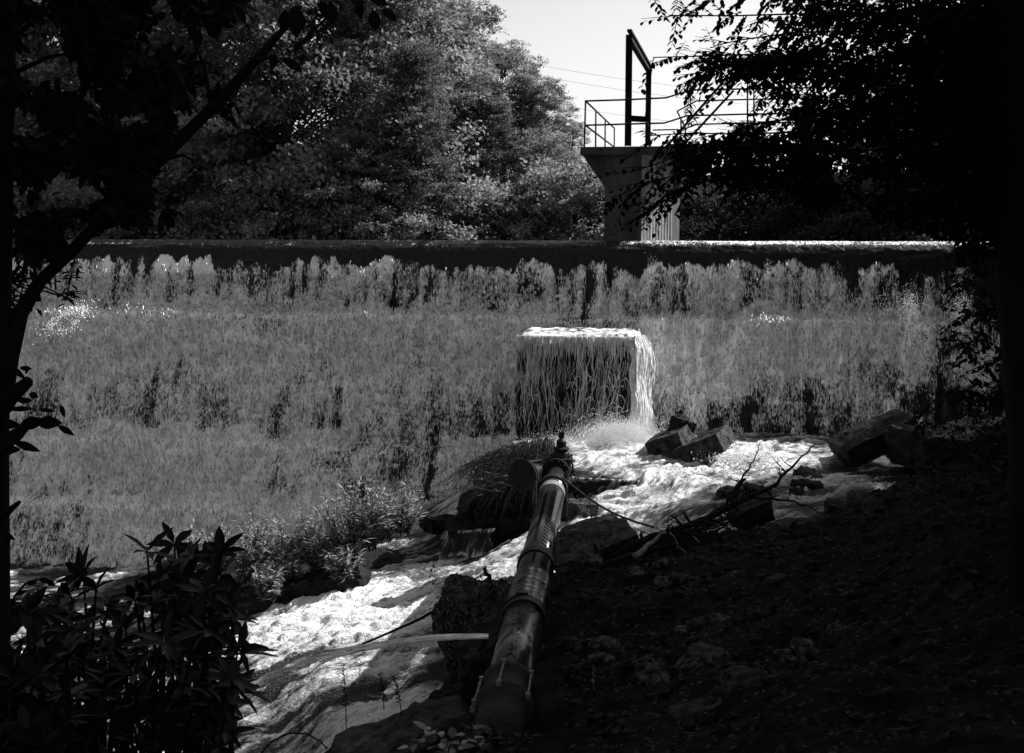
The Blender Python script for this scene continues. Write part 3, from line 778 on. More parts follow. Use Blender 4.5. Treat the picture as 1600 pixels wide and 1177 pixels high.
# ------------------------------------------------------------------ the pipe
A0 = W(781, 1135, 8.75); A1 = W(869, 742, 19.3)
def ax(t): return A0 + (A1 - A0) * t
def tfor(py):   # parameter whose axis projects near row py
    lo, hi = 0., 1.
    for _ in range(40):
        mid = (lo + hi) / 2; p = ax(mid); dv = p.y * CT - p.z * ST; y = 588.5 - F * (p.z * CT + p.y * ST) / dv
        if y > py: lo = mid
        else: hi = mid
    return lo
PR = 0.188
PI_ = empty('water_pipe', A0, 'long dark iron water pipe running from the dark bank toward the centre block', 'pipe')
def ring_t(name, ta, tb, r, mat, n=40, prof=None, parent=PI_):
    mb = MB()
    if prof is None: prof = [(ta, r), (tb, r)]
    mb.tube([ax(t) for t, _ in prof], [q for _, q in prof], n, True)
    return mb.build(name, M[mat], parent, False)
def seg_smooth(o):
    for p in o.data.polygons: p.use_smooth = len(p.vertices) == 4
    return o
seg_smooth(ring_t('pipe_segment', tfor(1078), tfor(970), PR, 'pipe'))
seg_smooth(ring_t('pipe_segment', tfor(970), tfor(912), PR, 'pipe', prof=[(tfor(970), PR + .012)] + [(tfor(970) + (tfor(912) - tfor(970)) * i / 40, PR + .010 + (.007 if i % 2 else 0) + random.uniform(-.002, .004)) for i in range(1, 40)] + [(tfor(912), PR + .004)]))
seg_smooth(ring_t('pipe_segment', tfor(912), tfor(772), PR - .004, 'pipe'))
seg_smooth(ring_t('pipe_segment', tfor(772), tfor(738), PR - .02, 'pipe', prof=[(tfor(772), PR - .006), (tfor(758), PR - .012), (tfor(750), PR - .05), (tfor(738), PR - .06)]))
seg_smooth(ring_t('pipe_coupling', 0, tfor(1078), PR + .03, 'rust', prof=[(-.05, PR - .02), (0.0, PR - .01), (tfor(1118), PR), (tfor(1112), PR + .045), (tfor(1108), PR + .045), (tfor(1106), PR + .008), (tfor(1082), PR + .008), (tfor(1079), PR + .035), (tfor(1074), PR + .035), (tfor(1073), PR)]))
for py, w in ((884, 3.5), (967, 3), (763, 2.5)):
    ta, tb = tfor(py + w), tfor(py - w)
    ring_t('pipe_clamp', ta, tb, PR + .022, 'band')
ring_t('pale_ring', tfor(776), tfor(770), PR + .004, 'pale')
# surface strokes on the pipe
axd = (A1 - A0).normalized(); sx = axd.cross(Vector((0, 0, 1))).normalized(); sy = sx.cross(axd)
Ltot = (A1 - A0).length
def surf(t, ang, r=PR + .002): return ax(t) + sx * (-math.sin(ang) * -1) * r + sy * math.cos(ang) * r
def stroke(mb, pts, w=.008, r=PR + .001):
    mb.tube([surf(t, a_, r) for t, a_ in pts], w, 5)
mb = MB()
for i in range(26):  # rows of short dark dashes along the upper pipe
    t = tfor(868) + (tfor(790) - tfor(868)) * i / 25
    stroke(mb, [(t, -.32), (t + .002, -.12)], .008)
for i in range(22):
    t = tfor(872) + (tfor(780) - tfor(872)) * i / 21
    stroke(mb, [(t, .22), (t - .004, .38), (t - .009, .55)], .007)
for i in range(9):
    t = tfor(905) + (tfor(888) - tfor(905)) * i / 9; stroke(mb, [(t, -.05), (t + .003, .02)], .012)
tt = tfor(1005); dt = .013
stroke(mb, [(tt, -.06), (tt + dt, -.06)], .005); stroke(mb, [(tt + dt, -.06), (tt, .10)], .006); stroke(mb, [(tt, .10), (tt + dt * .9, .10)], .004)
tt = tfor(1022); stroke(mb, [(tt + dt, -.03), (tt + dt, .14), (tt + .3 * dt, .0)], .005); stroke(mb, [(tt, -.08), (tt - .003, .14)], .004)
tt = tfor(1048); stroke(mb, [(tt + dt, -.08), (tt, .02), (tt - dt, -.10)], .007); stroke(mb, [(tt, .02), (tt + .3 * dt, .18)], .006); stroke(mb, [(tt - .2 * dt, -.16), (tt + .2 * dt, .0)], .006)
tt = tfor(1060); stroke(mb, [(tt, -.22), (tt + .005, 0), (tt - .004, .20)], .009)
r3 = random.Random(3)
for i in range(60):
    t = r3.uniform(tfor(1070), tfor(925)); a_ = r3.uniform(-1.1, 1.0); stroke(mb, [(t, a_), (t + r3.uniform(-.002, .002), a_ + r3.uniform(.05, .35))], r3.uniform(.002, .005), PR + (.014 if t > tfor(970) else .0))
mb.build('pipe_marks', M['mark'], PI_)['kind'] = 'stuff'
mb = MB(); t = tfor(962); mb.tube([surf(t - .0004 * k, .05 + .1 * k, PR + .02) for k in range(8)], .010, 5); mb.build('pale_strap', M['pale'], PI_)
mb = MB(); t = tfor(962)
mb.tube([surf(t, -1.5 + .2 * k, PR + .026) for k in range(8)], .012, 5); mb.box(surf(t + .001, -.12, PR + .03), (.12, .05, .03)); mb.build('clamp_lug', M['band'], PI_)
# tie rods of the coupling
for a_ in (-1.5, -1.25, -.15, .95):
    mb = MB(); mb.tube([surf(tfor(1112), a_, PR + .045), surf(tfor(1077), a_, PR + .04)], .009, 6); mb.box(surf(tfor(1076), a_, PR + .04), (.04, .04, .04)); mb.box(surf(tfor(1113), a_, PR + .045), (.04, .04, .04))
    mb.build('tie_rod', M['stick_pale'], PI_)

# valve on the pipe end
Vc = W(877, 722, 19.6)
VV_ = empty('gate_valve', Vc, 'black iron gate valve with square top nut at the pipe far end', 'valve')
def lathe(mb, c, axis_, prof, n=20):
    axis_ = Vector(axis_).normalized(); mb.tube([Vector(c) + axis_ * h for h, r in prof], [r for h, r in prof], n, True)
mb = MB(); lathe(mb, Vc, (0, 0, 1), [(-.16, .10), (-.12, .15), (-.02, .165), (.02, .165), (.04, .19), (.07, .19), (.09, .15), (.16, .13), (.2, .09)]); mb.build('valve_body', M['band'], VV_, False)
mb = MB(); lathe(mb, Vc, (0, 0, 1), [(.2, .13), (.23, .13), (.25, .085), (.34, .08), (.37, .05), (.39, .03)]); mb.build('bonnet', M['band'], VV_, False)
mb = MB(); mb.box(Vc + Vector((0, 0, .43)), (.06, .06, .09), Euler((0, 0, .4)).to_matrix()); mb.box(Vc + Vector((0, 0, .475)), (.09, .05, .03)); mb.build('top_nut', M['band'], VV_)
for k in range(8):
    a_ = 2 * pi * k / 8; mb = MB(); q = Vc + Vector((.165 * math.cos(a_), .165 * math.sin(a_), .055)); mb.tube([q + Vector((0, 0, -.05)), q + Vector((0, 0, .07))], .016, 6); mb.build('flange_bolt', M['rust'], VV_)
mb = MB(); q = W(868, 737, 19.4); dirp = (A1 - A0).normalized()
mb.tube([q - dirp * .05, q + dirp * .04], .215, 28); mb.tube([q + dirp * .10, q + dirp * .17], .20, 28); mb.build('end_flange', M['rust'], VV_, False)
mb = MB()
for k in range(10):
    a_ = 2 * pi * k / 10; e = q + sx * math.cos(a_) * .18 + sy * math.sin(a_) * .18; mb.tube([e - dirp * .09, e + dirp * .22], .017, 6)
mb.build('flange_bolts', M['rock'], VV_)['kind'] = 'stuff'
# right side stay bracket
mb = MB(); mb.tube([W(883, 728, 19.5), W(893, 720, 19.5), W(896, 735, 19.5), W(890, 745, 19.5)], .02, 6); mb.build('valve_bracket', M['rust'], VV_)
# open side branch pipe
B0 = W(852, 737, 19.6); B1 = W(816, 743, 19.05)
BR = empty('open_pipe_branch', B0, 'short flanged pipe stub with open round mouth left of the valve', 'pipe stub')
bd = (B1 - B0).normalized(); LB = (B1 - B0).length
mb = MB(); mb.tube([B0 - bd * .1, B0 + bd * .12, B0 + bd * (LB - .12)], [.15, .15, .17], 28, False); mb.build('stub_pipe', M['pipe'], BR, True)
mb = MB()
prof = [(LB - .14, .17), (LB - .13, .225), (LB - .09, .235), (LB - .08, .20), (LB - .05, .20), (LB - .04, .25), (LB, .262), (LB + .012, .25), (LB + .01, .20), (LB - .05, .165), (LB - .35, .14)]
mb.tube([B0 + bd * h for h, r in prof], [r for h, r in prof], 36, True); o = mb.build('mouth_flange', M['rust'], BR, False)
mb = MB(); mb.tube([W(826, 722, 19.2), W(858, 717, 19.5), W(872, 712, 19.6)], .014, 6); mb.build('tie_bar', M['band'], BR)
# support rod
mb = MB(); mb.tube([W(883.5, 740, 19.2), W(883.5, 806, 19.2)], .03, 8); o = mb.build('support_post', M['band']); tag(o, 'thin black post holding up the pipe end in the white water', 'post')
mb = MB(); mb.tube([W(838, 752, 19.0), W(838, 790, 19.0)], .012, 6); o = mb.build('marker_rod', M['stick_pale']); tag(o, 'short pale rod under the open pipe mouth', 'rod')
# guy cable to the bank
mb = MB(); ca = surf(tfor(764), .6, PR + .03); cb = W(1022, 824, 17.4)
mb.tube([ca + (cb - ca) * k / 10 + Vector((0, 0, -.12 * math.sin(pi * k / 10))) for k in range(11)], .016, 6); o = mb.build('guy_cable', M['cable']); tag(o, 'taut black cable from pipe down to the brush pile', 'cable')
# leaking jet
jt = surf(tfor(996), -1.45, PR + .0)
r4 = random.Random(4); V = []; Fc = []
nl = 60
jw = []
for i in range(nl + 1):
    k = i / nl; p = Vector((jt.x - .10 - 3.0 * k, jt.y + .25 * k, jt.z - .02 - .03 * k - .9 * k ** 2.0)); jw.append((p, .035 + .05 * k))
mb = MB()
for q_ in range(26):
    oy, oz = r4.uniform(-1, 1), r4.uniform(-1, 1); e_ = r4.uniform(.12, .95)
    pts = []; rd = []
    for i in range(0, int(nl * e_)):
        p, w = jw[i]; pts.append(p + Vector((0, oy * w * 1.5, oz * w * .28 + r4.uniform(-.002, .002)))); rd.append(.005 * (1.15 - i / nl) * r4.uniform(.6, 1.2))
    mb.tube(pts, rd, 5)
o = mb.build('water_jet', M['strand'], None, True); tag(o, 'thin flat jet of water leaking left from the pipe side', 'water jet')

# ------------------------------------------------------------------ rocks round the stream
G = 'rocks beside the stream'
def slab(px, py, d, size, rot, label, seed, mat='rock', rough=.035, box=.92, cat='rock', name='rock_slab', **k): return rock(name, label, W(px, py, d), size, rot, seed, mat, rough, box, cat=cat, group=G, **k)
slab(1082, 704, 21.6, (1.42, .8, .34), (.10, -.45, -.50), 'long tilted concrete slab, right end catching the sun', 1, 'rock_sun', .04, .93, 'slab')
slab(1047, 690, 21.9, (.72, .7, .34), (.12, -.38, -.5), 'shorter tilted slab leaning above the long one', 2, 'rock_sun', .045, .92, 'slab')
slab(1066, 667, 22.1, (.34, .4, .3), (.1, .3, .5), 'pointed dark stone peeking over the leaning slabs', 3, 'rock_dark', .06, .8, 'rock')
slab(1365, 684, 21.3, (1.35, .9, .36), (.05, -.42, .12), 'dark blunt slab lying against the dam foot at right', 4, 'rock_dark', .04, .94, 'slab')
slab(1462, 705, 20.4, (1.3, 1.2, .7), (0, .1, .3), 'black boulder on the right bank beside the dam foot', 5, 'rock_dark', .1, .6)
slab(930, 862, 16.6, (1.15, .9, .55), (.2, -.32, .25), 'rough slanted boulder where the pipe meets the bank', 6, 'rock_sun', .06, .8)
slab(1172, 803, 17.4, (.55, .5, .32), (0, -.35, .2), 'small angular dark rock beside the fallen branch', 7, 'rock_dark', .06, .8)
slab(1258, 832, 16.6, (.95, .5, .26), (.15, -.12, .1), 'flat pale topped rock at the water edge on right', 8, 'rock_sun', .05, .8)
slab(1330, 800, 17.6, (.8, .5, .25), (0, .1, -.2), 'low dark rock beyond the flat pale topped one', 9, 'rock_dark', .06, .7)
slab(1055, 1094, 10.2, (.72, .35, .07), (.12, -.02, .05), 'thin pale flagstone on the near dark bank', 10, 'rock_mid', .03, .85)
slab(1140, 1060, 10.8, (.46, .4, .24), (0, 0, .4), 'rounded speckled boulder on the near dark bank', 11, 'rock_mid', .06, .4)
slab(1095, 910, 14.0, (1.1, .3, .08), (.1, -.05, .0), 'long low stone ridge half buried in the bank', 12, 'rock_mid', .05, .7)
slab(1040, 1130, 9.6, (.55, .4, .12), (.1, .3, -.3), 'sloping stone below the thin flagstone', 13, 'rock_mid', .05, .7)
slab(1262, 760, 19.6, (.5, .4, .2), (0, .1, .3), 'wet dark stone breaking the riffle at right', 14, 'rock_dark', .08, .5)
slab(640, 1180, 11.3, (1.5, 1.0, .6), (.15, -.30, .12), 'big dark boulder at the bottom beside the lower cascade', 15, 'rock', .08, .6)
slab(750, 985, 14.6, (.8, 1.6, 1.1), (.1, .0, .5), 'black undercut bank rock left of the pipe', 16, 'rock_dark', .13, .35)
slab(775, 1060, 12.5, (.7, 1.7, 1.1), (0, .1, -.2), 'black rock face under the lower pipe', 17, 'rock_dark', .13, .35)
rq = random.Random(61)
for i in range(26):
    px, py = rq.uniform(880, 1330), rq.uniform(870, 1150); x, y = None, None
    p = WZ(px, py, -3.9 + (px - 1000) * .0012 - (.35 if py < 940 else 0)); zz = tz(p.x, p.y)
    sz_ = rq.uniform(.10, .34); o = rock('bank_stone', 'small rough stone half sunk in the dark bank soil', (p.x, p.y, zz + .01), (sz_ * rq.uniform(1, 1.9), sz_, sz_ * rq.uniform(.3, .6)), (rq.uniform(-.3, .3), rq.uniform(-.3, .3), rq.uniform(0, 3)), 200 + i, 'rock_mid' if i % 3 else 'rock', .10, .6, sub=12, cat='stone', group='small stones sunk in the bank')
for i in range(10):
    px, py = rq.uniform(1120, 1380), rq.uniform(740, 850); p = WZ(px, py, -4.18); zz = max(tz(p.x, p.y), -4.22); sz_ = rq.uniform(.12, .38)
    rock('shore_stone', 'dark wet stone at the edge of the right pool', (p.x, p.y, zz), (sz_ * rq.uniform(1, 1.8), sz_, sz_ * rq.uniform(.4, .7)), (rq.uniform(-.3, .3), rq.uniform(-.3, .3), rq.uniform(0, 3)), 300 + i, 'rock', .10, .6, sub=12, cat='stone', group='wet stones at the pool edge')
# mound under the valve, with roots
slab(815, 756, 20.9, (1.62, 1.5, 1.25), (0, -.12, .1), 'root covered rock mound under the open pipe mouth', 18, 'rock_dark', .08, .35, name='rock_mound')
slab(955, 768, 20.9, (1.35, 1.0, .55), (0, .05, .1), 'wet mossy ledge below the block splash', 19, 'rock_dark', .06, .8, name='rock_ledge')
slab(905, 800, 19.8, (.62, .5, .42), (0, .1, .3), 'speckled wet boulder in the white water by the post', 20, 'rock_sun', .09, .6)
slab(785, 822, 20.4, (.85, .8, .45), (0, -.12, .2), 'dark overhanging slab left of the pipe', 21, 'rock_dark', .06, .85, name='rock_ledge')
slab(728, 845, 20.3, (.75, .8, .5), (0, .12, .1), 'low ledge with threads of water left of the pipe', 22, 'rock_dark', .06, .8, name='rock_ledge')
slab(752, 800, 21.1, (.8, .8, .7), (0, .1, .2), 'dark wet rock at the left flank of the root covered mound', 24, 'rock_dark', .12, .2)
slab(690, 818, 21.2, (.7, .6, .3), (0, .1, .5), 'shallow wet shelf at the dam foot', 23, 'rock_dark', .08, .6)

rr = random.Random(12)
def curtain(name, label, pa, pb, drop, out, fv, seed):
    def f(a, b):
        a = np.clip(a + (fbm(np.c_[b * 5, a * 0, (a > .5) * 3.3], 3, seed + 3) - .5) * .25 * np.abs(2 * a - 1) ** 3, -.1, 1.1); x = pa.x + (pb.x - pa.x) * a; y = pa.y + (pb.y - pa.y) * a; z = pa.z + (pb.z - pa.z) * a
        nn = fbm(np.c_[a * 7, b * .6, a * 0], 4, seed) - .5; o = out * (b ** .6) + nn * .10
        return np.c_[x - .25 * o, y - o, z - drop * b * (1 + nn * .5) + nn * .05], np.c_[x + .12 * b, b * drop]
    sheet(f, 60, 30, name, M['veil'], label, lambda a, b: np.clip(fv + .25 * sstep(b, .2, 0) + .35 * sstep(b, .8, 1) + (fbm(np.c_[a * 9, b * 2, a * 0], 3, seed + 1) - .5) * .6, 0, 1.1))
curtain('ledge_fall', 'fine veil of water slipping over the low ledge left of the pipe', W(690, 830, 20.0), W(774, 826, 19.8), .40, .20, .06, 141)
curtain('ledge_fall', 'thin film of water over the mossy ledge below the block', W(898, 745, 20.5), W(1012, 752, 20.35), .36, .12, .10, 151)
curtain('ledge_fall', 'water draping the rock mound under the valve', W(800, 690, 20.6), W(868, 684, 20.6), .5, .14, .10, 161)
# roots on mound
mb = MB()
for i in range(520):
    a_ = rr.random() ** .8; top_ = 688 + 34 * (1 - a_) ** 2.2 + rr.uniform(-4, 60) * (rr.random() < .6); p = W(742 + 126 * a_ + rr.uniform(-6, 6), top_, 20.15 + rr.uniform(-.1, .25)); L = rr.uniform(.2, .85)
    dx = -.9 * (1 - a_) - .05 + rr.uniform(-.25, .25); pts = []; w1 = rr.uniform(.003, .009)
    for k in range(7):
        t = k / 6; pts.append(p + Vector((dx * L * t + rr.uniform(-.02, .02), -.30 * t * L - .03, -L * t ** 1.3 * (.6 + .4 * a_) + .03 * math.sin(t * 9 + i))))
    mb.tube(pts, [w1 * (1.1 - t_ / 7) for t_ in range(7)], 4, False)
o = mb.build('hanging_roots', M['root']); tag(o, 'tangle of roots hanging over the rock mound', 'roots', kind='stuff')
mb = MB()
for (x0, y0, x1, y1) in [(712, 744, 765, 748), (760, 748, 800, 742), (735, 760, 790, 768), (748, 735, 790, 742), (750, 752, 778, 733), (765, 760, 798, 746), (705, 762, 760, 758), (738, 742, 745, 730), (780, 752, 800, 760), (690, 765, 735, 757)]:
    a_ = W(x0, y0, 19.9); b2 = W(x1, y1, 20.1); m_ = (a_ + b2) / 2 + Vector((0, 0, rr.uniform(-.05, .05))); mb.tube([a_, m_, b2], [.005, .012, .014], 5)
    for k in range(5):
        t = rr.random(); s0 = a_.lerp(b2, t); mb.tube([s0, s0 + Vector((rr.uniform(-.25, .05), 0, rr.uniform(-.18, .15)))], [.007, .002], 4)
o = mb.build('dead_twigs', M['stick_pale']); tag(o, 'bundle of bare pale twigs caught left of the pipe mouth', 'twigs')

# ------------------------------------------------------------------ branches
def branch(name, label, pts, r0, r1, mat='stick', twigs=0, seed=0, tl=.4, cat='branch', group=None, parent=None, sag=0.02):
    r = random.Random(seed); mb = MB(); P = [W(*p) for p in pts]
    # densify
    Q = []
    for i in range(len(P) - 1):
        for k in range(4): Q.append(P[i].lerp(P[i + 1], k / 4) + Vector([r.uniform(-sag, sag) for _ in range(3)]) * (1 if k else 0))
    Q.append(P[-1]); m_ = len(Q)
    mb.tube(Q, [r0 + (r1 - r0) * i / (m_ - 1) for i in range(m_)], 7)
    for k in range(twigs):
        i = r.randrange(m_ // 3, m_); s0 = Q[i]; d = Vector((r.uniform(-1, 1), r.uniform(-.4, .4), r.uniform(-.2, 1))) * tl * r.uniform(.4, 1); rr0 = (r0 + (r1 - r0) * i / (m_ - 1)) * .5
        e = s0 + d; mid = s0 + d * .5 + Vector([r.uniform(-.05, .05) for _ in range(3)]); mb.tube([s0, mid, e], [rr0, rr0 * .7, .002], 4)
        for kk in range(2): f = mid + Vector((r.uniform(-.5, .5), 0, r.uniform(-.1, .6))) * tl * .5; mb.tube([mid, f], [rr0 * .5, .0015], 4)
    o = mb.build(name, M[mat], parent, True)
    if label: tag(o, label, cat, group)
    return o
GB = 'dead branches on the bank'
branch('dead_branch', 'large bare branch reaching right over the riffle, twiggy tip', [(1100, 818, 16.6), (1120, 800, 16.6), (1165, 780, 16.7), (1215, 755, 16.8), (1245, 722, 16.9), (1276, 692, 17)], .05, .007, twigs=16, seed=1, tl=.35, group=GB)
branch('dead_branch', 'slender twig rising over the white riffle', [(1135, 790, 16.6), (1150, 760, 16.6), (1168, 735, 16.6), (1180, 712, 16.6), (1192, 688, 16.6)], .022, .004, twigs=8, seed=2, tl=.22, group=GB)
branch('dead_branch', 'stubby broken branch beside the slender twig', [(1140, 795, 16.5), (1152, 768, 16.5), (1165, 748, 16.5)], .03, .02, twigs=0, seed=3, group=GB)
branch('dead_branch', 'curved twig drooping toward the right bank', [(1180, 778, 16.7), (1230, 782, 16.7), (1270, 795, 16.6), (1290, 808, 16.5)], .02, .006, twigs=4, seed=4, tl=.2, group=GB)
branch('dead_branch', 'thick dark log along the top of the brush pile', [(915, 890, 15.6), (960, 868, 15.8), (1020, 838, 16.2), (1080, 820, 16.4), (1170, 778, 16.7)], .06, .04, twigs=16, seed=5, tl=.3, group=GB)
branch('dead_branch', 'crooked stick at the foot of the brush pile', [(905, 905, 15), (950, 880, 15.2), (1000, 862, 15.5), (1060, 850, 15.8)], .04, .02, twigs=9, seed=6, tl=.3, group=GB)
branch('dead_branch', 'thin root like stick touching the pipe', [(862, 888, 15.6), (890, 878, 15.6), (925, 885, 15.6), (960, 890, 15.5)], .018, .008, twigs=4, seed=7, tl=.2, group=GB)
branch('pale_plank', 'pale split plank in the brush pile', [(990, 870, 15.3), (1015, 850, 15.5), (1040, 832, 15.7)], .045, .02, 'stick_pale', seed=8, cat='plank')
branch('dead_branch', 'pale curved twig below the brush pile', [(1046, 832, 15), (1058, 848, 14.9), (1072, 868, 14.8)], .009, .005, 'stick_pale', seed=9, group=GB)
branch('dead_branch', 'short pale twig right of the pale curved one', [(1083, 838, 15), (1094, 850, 14.9)], .008, .005, 'stick_pale', seed=10, group=GB)
branch('dead_branch', 'long straight stick jutting left over the white stream', [(712, 934, 14.6), (680, 955, 14.5), (640, 975, 14.4), (600, 992, 14.3), (540, 1018, 14.2)], .022, .012, twigs=3, seed=11, tl=.25, group=GB, sag=.004)
branch('dead_branch', 'stubby forked stick standing by the pipe left side', [(772, 925, 14.3), (765, 905, 14.3), (757, 888, 14.3)], .03, .022, twigs=2, seed=12, tl=.08, group=GB)
branch('dead_branch', 'thorny arched stem in the lower left foreground', [(405, 1180, 9.5), (425, 1158, 9.5), (452, 1146, 9.5), (478, 1146, 9.5), (500, 1158, 9.5), (512, 1170, 9.5)], .008, .006, twigs=0, seed=13, group=GB, sag=.003)
branch('dead_branch', 'upright stick in front of the slanted boulder', [(928, 850, 15.5), (932, 865, 15.5), (935, 882, 15.4)], .02, .015, seed=14, group=GB)
rr = random.Random(77)
mb = MB()
for i in range(150):
    t = rr.random(); q = W(930 + 230 * t + rr.uniform(-12, 12), 880 - 75 * t + rr.uniform(-12, 14), 15.6 + .8 * t); d = Vector((rr.uniform(-1, 1), rr.uniform(-.5, .3), rr.uniform(-.5, .5))) * rr.uniform(.08, .4)
    mb.tube([q - d, q + Vector((0, 0, rr.uniform(-.04, .04))), q + d], [.004, rr.uniform(.006, .018), .003], 4)
o = mb.build('brush_pile', M['stick']); tag(o, 'tangled brush and twigs piled at the stream edge', 'brush', kind='stuff')

# ------------------------------------------------------------------ plants
def sprig(C, D, Nn, Ln, Wd, base, tip, n, leaf, width, r, droop=.3, spread=1.0):
    """leaves alternately along a stem"""
    base = np.array(base); tip = np.array(tip); t = (tip - base); L = np.linalg.norm(t); t = t / max(L, 1e-6)
    side = np.cross(t, [0, 0, 1]);
    if np.linalg.norm(side) < .1: side = np.array([r.uniform(-1, 1), r.uniform(-1, 1), 0])
    side /= np.linalg.norm(side)
    for i in range(n):
        k = (i + .5) / n; p = base + t * L * k + np.array([0, 0, -droop * .25 * L * k * k])
        s = side * (1 if i % 2 else -1)
        d = s * spread * r.uniform(.6, 1.1) + t * r.uniform(.3, .9) + np.array([r.uniform(-.25, .25), r.uniform(-.25, .25), r.uniform(-.25, .15) - droop])
        nn = np.array([r.uniform(-.4, .4), r.uniform(-.4, .4), 1.0])
        C.append(p); D.append(d); Nn.append(nn); Ln.append(leaf * r.uniform(.6, 1.15)); Wd.append(width * r.uniform(.7, 1.15))

# willow shrubs on the island
isl = rock('gravel_island', 'low dark gravel island under the leafy shrubs', WZ(400, 905, -5.9) , (4.6, 2.2, .75), (0, -.06, .12), 33, 'rock_dark', .05, .3, cat='island')
isl.location = Vector((-3.9, 20.3, -6.05))
isl2 = rock('rock_slab', 'long dark bank edge between shrubs and white water', WZ(470, 925, -5.75), (2.2, .8, .5), (0, -.18, .2), 34, 'rock_dark', .06, .5, group=G)
WSH = [(262, 895, 19.6, 850, 'lanky leafy shrub at the left end of the island'), (300, 885, 19.7, 812, 'pale leafed shrub with drooping sprays near the island left end'), (345, 880, 19.4, 815, 'bright leafy shrub just right of the evergreen bush top'),
       (385, 900, 19.0, 830, 'low dense shrub at the island front left'), (405, 870, 19.6, 795, 'tall narrow leaved shrub left of island middle'), (440, 885, 19.3, 800, 'full rounded shrub in the island middle'),
       (455, 905, 18.8, 850, 'low twiggy shrub at the island front edge'), (480, 870, 19.4, 785, 'upright willow shrub right of island middle'), (500, 890, 19.0, 815, 'bushy willow shrub at the island front right'),
       (520, 860, 19.5, 765, 'tall willow shrub near the island right end'), (545, 865, 19.2, 748, 'tallest willow shrub with feathery tip'), (575, 850, 19.3, 742, 'slim willow with dark upper leaves'),
       (600, 838, 19.4, 762, 'leaning willow at the far right of the island'), (628, 825, 19.6, 752, 'isolated dark sprig of willow against the falls'), (535, 895, 18.6, 845, 'low spreading willow by the white water'), (420, 925, 18.3, 880, 'trailing shrub over the island dark edge')]
rw = random.Random(21)
for (bx, by, d, ty, lab) in WSH:
    base = W(bx, by, d); H = W(bx, ty, d).z - base.z
    E = empty('willow_shrub', base, lab, 'shrub', 'willow shrubs on the island')
    mb = MB(); C, D_, Nn, Ln, Wd = [], [], [], [], []
    for st in range(26):
        lean = Vector((rw.uniform(-.55, .6), rw.uniform(-.5, .35), 0)) * H * .7; hh = H * (1.08 if st < 3 else rw.uniform(.4, 1.02))
        if st < 3: lean *= .4
        p0 = base + Vector((rw.uniform(-.12, .12), rw.uniform(-.12, .12), -.1)); pts = [p0 + lean * (t ** 1.6) + Vector((0, 0, hh * t)) for t in (0, .25, .5, .75, 1)]
        mb.tube(pts, [.009, .008, .006, .004, .002], 4, False)
        for a_, b2 in ((0.15, .5), (.4, .75), (.65, 1.0)):
            q0 = pts[0].lerp(pts[-1], a_); i0 = int(a_ * 4); q0 = pts[i0]; q1 = pts[min(i0 + 2, 4)]
            sprig(C, D_, Nn, Ln, Wd, q0, q1, 13, .145, .027, rw, .3, .9)
    mb.build('stems', M['stick'], E); leaf_obj('foliage', C, D_, Nn, Ln, Wd, M['leaf_willow'], E, 'diamond', .2)

# rhododendron in the near left: stems and whorls of long leaves
rh = random.Random(31)
def whorl(C, D_, Nn, Ln, Wd, c, axis_, n, leaf, width, r):
    axis_ = Vector(axis_).normalized(); x = axis_.orthogonal().normalized(); y = axis_.cross(x)
    a0 = r.uniform(0, 6.28)
    for i in range(n):
        a_ = a0 + 2 * pi * i / n + r.uniform(-.3, .3); out = x * math.cos(a_) + y * math.sin(a_); el = r.uniform(-.25, .75)
        d = out * math.cos(el) + axis_ * math.sin(el) + Vector((0, 0, -.06)); nn = axis_ * math.cos(el) - out * math.sin(el) * .6
        C.append(np.array(c)); D_.append(np.array(d)); Nn.append(np.array(nn)); Ln.append(leaf * r.uniform(.65, 1.15)); Wd.append(width * r.uniform(.8, 1.15))
bushes = [
 ('wide glossy leaved bush at the bottom left corner', [(0, 960), (40, 960), (60, 1000), (20, 1040), (80, 1060), (30, 1110), (90, 1120), (10, 1160), (60, 1165)], 3.9, 46),
 ('glossy leaved bush with a tall sprig left of the island', [(130, 900), (150, 920), (110, 930), (170, 950), (130, 990), (180, 1010), (90, 950), (150, 1060), (190, 1100), (120, 1130)], 4.3, 40),
 ('tallest glossy leaved bush, its whorls against the shrubs', [(230, 862), (272, 850), (300, 868), (250, 905), (290, 910), (330, 880), (345, 862), (220, 940), (270, 960), (310, 945)], 4.5, 24),
 ('open stemmed glossy bush at the edge of the white water', [(318, 925), (345, 898), (290, 1000), (325, 985), (270, 1040), (315, 1050), (285, 1100), (335, 1130), (250, 1120), (235, 1060)], 4.15, 11),
 ('slender glossy sapling with leaf whorls over the cascade', [(361, 948), (367, 968), (372, 1012), (378, 1022), (362, 1062), (366, 1075), (345, 1098)], 4.0, 2),
]
